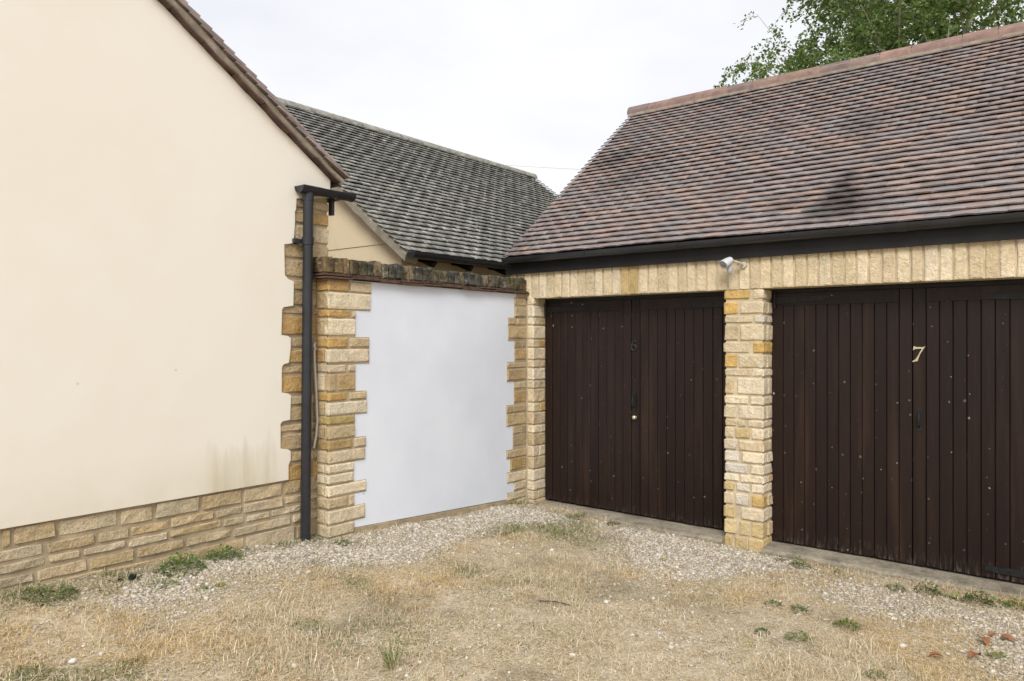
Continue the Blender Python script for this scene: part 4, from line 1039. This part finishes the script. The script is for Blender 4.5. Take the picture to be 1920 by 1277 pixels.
weed(1430, 1188, .09, .03, "small dull weed left of the yellowish green weed", n=35, tint=G2)
weed(1643, 1268, .10, .03, "small weed at the bottom picture edge", n=50, tint=G1)
weed(1870, 1235, .09, .05, "pale green seedling among the fallen leaves", n=30, tint=G3)
weed(735, 1255, .09, .18, "tall green grass tuft in the foreground straw", 'tuft', 28, (.14, .19, .055))
weed(1405, 1212, .06, .06, "thin green sprout in foreground straw", 'tuft', 12, (.22, .27, .06))
#weed(330, 1160, .34, .045, "wide low green patch in left foreground grass", n=110, tint=G2)
#weed(200, 1195, .26, .04, "low green patch nearest the lower left corner", n=70, tint=G2)

LEAFM = mat_plain("dead_leaf", (.30, .13, .06), .7, .4, 30, .3)
def dead_leaf(px, py, size, rot, label, col=None):
    c = at_ground(px, py); n = 5; V = []; F = []; r = random.Random(px)
    for i in range(n + 1):
        t = i / n; w_ = size * .34 * math.sin(math.pi * min(1, t * .96 + .03)) ** .8; cu = size * (.22 * math.sin(t * 3.0) + r.uniform(-.03, .03))
        V += [((t - .5) * size, -w_, cu + w_ * .5), ((t - .5) * size, 0, cu), ((t - .5) * size, w_, cu + w_ * .35)]
    V += [(x, y, z + .0012) for x, y, z in V]; m_ = (n + 1) * 3
    for i in range(n):
        for k in range(2): a = i * 3 + k; F += [(a, a + 1, a + 4, a + 3), (m_ + a, m_ + a + 3, m_ + a + 4, m_ + a + 1)]
    o = mesh("dead_leaf", V, F, LEAFM); o.location = c + Vector((0, 0, .012)); o.rotation_euler = (r.uniform(-.3, .3), r.uniform(-.2, .2), rot); tag(o, label, "leaf", "fallen brown leaves")
dead_leaf(1755, 1237, .075, .3, "leftmost curled red brown fallen leaf, lower right foreground"); dead_leaf(1828, 1237, .085, 1.1, "largest red brown fallen leaf, lower right foreground")
dead_leaf(1845, 1208, .075, 2.2, "dark brown fallen leaf lying above the largest one"); dead_leaf(1890, 1204, .08, .1, "rightmost long fallen leaf, at the picture edge")
dead_leaf(1862, 1196, .05, 4.0, "smallest pale brown fallen leaf above the others")
def lump(px, py, s_, mat, name, label, cat, group=None):
    c = at_ground(px, py); Pp = ico * (1 + rng.uniform(-.22, .22, (12, 1))) * np.array([s_, s_ * .8, s_ * .6]); Pp[:, 2] += s_ * .35
    o = arr_mesh(name, Pp, fi, mat); o.location = c; o.rotation_euler = (0, 0, px); tag(o, label, cat, group)
CHAR = mat_plain("charred_lump", (.012, .012, .013), .9, .4, 40, .5); WSTONE = mat_plain("white_stone", (.70, .68, .63), .8, .15, 30, .3)
lump(248, 1086, .034, CHAR, "charred_lump", "black charred lump on the soil below the plinth", "lump")
lump(225, 1090, .02, CHAR, "charred_lump", "smaller black crumb left of the charred lump", "lump")
lump(137, 1243, .026, WSTONE, "white_stone", "white stone in the lower left grass", "stone"); lump(787, 1244, .018, WSTONE, "white_stone", "white pebble right of the tall grass tuft", "stone")
lump(1035, 1033, .022, WSTONE, "white_stone", "white stone in straw before the left doors", "stone"); lump(1137, 1131, .02, WSTONE, "white_stone", "white stone in the middle of the straw", "stone"); lump(1694, 1214, .024, WSTONE, "white_stone", "white stone among straw left of the fallen leaves", "stone")
a, c = at_ground(1010, 1130), at_ground(1072, 1139); b = MB(); b.tube([a + Vector((0, 0, .012)), (a + c) / 2 + Vector((0, 0, .022)), c + Vector((0, 0, .012))], [.003, .004, .0025], 6); tag(b.build("twig", UNDERT), "thin dark twig lying in the middle straw", "twig")

# ================================================================== CABLE AND BIRCH
def far_pt(px, py, d): return Vector((0, 0, CH)) + _ray(px, py) * d
c0, c1 = far_pt(860, 303, 26), far_pt(1330, 322, 26); b = MB()
b.tube([c0 + (c1 - c0) * (k / 12) + Vector((0, 0, -.10 * math.sin(math.pi * k / 12))) for k in range(13)], .008, 6)
tag(b.build("overhead_cable", mat_plain("grey_cable", (.5, .5, .52), .6, .1, 3)), "thin overhead cable crossing the sky between the two roofs", "cable")

TD = 13.5
base = far_pt(1660, 640, TD); base.z = 0
tree = thing("birch_tree", base, "leafy birch tree rising behind the garage ridge", "tree")
BARK = mat_plain("birch_bark", (.46, .42, .36), .8, .55, 6, .3)
r = random.Random(21)
stems = MB(); tw = MB(); LVp = []; tops = []
def stem(p, d, L_, r0, n=7, wander=.12):
    path = [p.copy()]; d = d.normalized()
    for i in range(n):
        d = (d + Vector((r.gauss(0, wander), r.gauss(0, wander), r.gauss(0, wander * .5)))).normalized(); path.append(path[-1] + d * (L_ / n))
    return path, [r0 * (1 - .8 * i / n) for i in range(n + 1)]
for k, (dx, dy, hh) in enumerate(((0, 0, 9.5), (-.22, .1, 8.2), (.28, -.05, 8.8))):
    pth, rad = stem(base + Vector((dx * .4, dy * .4, -.1)), Vector((dx, dy, 1)), hh, .13 - .02 * k, 10, .05)
    stems.tube(pth, rad, 9); tops.append((pth, rad))
for pth, rad in tops:
    for j in range(66):
        t = r.uniform(.25, .97) * (len(pth) - 1); i = min(int(t), len(pth) - 2); p = pth[i].lerp(pth[i + 1], t - i)
        a = r.uniform(0, 6.283); rel = t / (len(pth) - 1); L_ = (4.7 * (1 - rel) ** .5 + .7) * r.uniform(.55, 1.05)
        lp, lr = stem(p, Vector((math.cos(a), math.sin(a), r.uniform(.2, .9))), L_, .032 * (1.1 - rel) + .008, 6, .16)
        stems.tube(lp, lr, 5)
        for q in range(max(5, int(L_ * 8))):
            tt = r.uniform(.2, 1.0) * 6; ii_ = min(int(tt), 5); pp = lp[ii_].lerp(lp[ii_ + 1], tt - ii_)
            b2 = r.uniform(0, 6.283); tl = r.uniform(.4, 1.0); d2 = Vector((math.cos(b2), math.sin(b2), r.uniform(-.2, .4))).normalized(); path = [pp]
            for s_ in range(4): d2 = (d2 + Vector((r.gauss(0, .12), r.gauss(0, .12), -.30))).normalized(); path.append(path[-1] + d2 * tl / 4)
            if len(tw.F) < 14000: tw.tube(path, [.006, .005, .004, .003, .002], 3, False)
            for s_ in range(int(tl * 60)):
                u = r.uniform(.1, 1.0) * 4; iu = min(int(u), 3); LVp.append(path[iu].lerp(path[iu + 1], u - iu))
stems.build("trunk", BARK, tree, True, 60)
tw.build("twigs", mat_plain("brown_twig", (.16, .11, .075), .85, .3, 8), tree)
LVp = np.array([tuple(p) for p in LVp]); N = len(LVp)
LVp = LVp + rng.normal(0, .035, (N, 3))
dd = rng.normal(0, 1, (N, 3)); dd[:, 2] = dd[:, 2] * .6 - .55; dd /= np.linalg.norm(dd, axis=1)[:, None]
ss = np.cross(dd, rng.normal(0, 1, (N, 3))); ss /= np.linalg.norm(ss, axis=1)[:, None]; l_ = rng.uniform(.045, .085, N)[:, None]
nn = np.cross(ss, dd)
LV = np.stack([LVp, LVp + dd * l_ * .4 + ss * l_ * .36 + nn * l_ * .08, LVp + dd * l_, LVp + dd * l_ * .4 - ss * l_ * .36 + nn * l_ * .08], 1).reshape(-1, 3)
k4 = (np.arange(N) * 4)[:, None]; LF = np.concatenate([k4 + [0, 1, 2], k4 + [0, 2, 3]], 0)
lc = np.array([(.13, .19, .06), (.16, .225, .075), (.095, .15, .05), (.22, .265, .105), (.14, .20, .08)])[rng.integers(0, 5, N)] * rng.uniform(.75, 1.3, (N, 1))
cr_ = arr_mesh("crown", LV, LF, mat_attr("birch_leaf", .5, .35), tree, np.repeat(lc, 4, 0))
print("birch leaves", N)
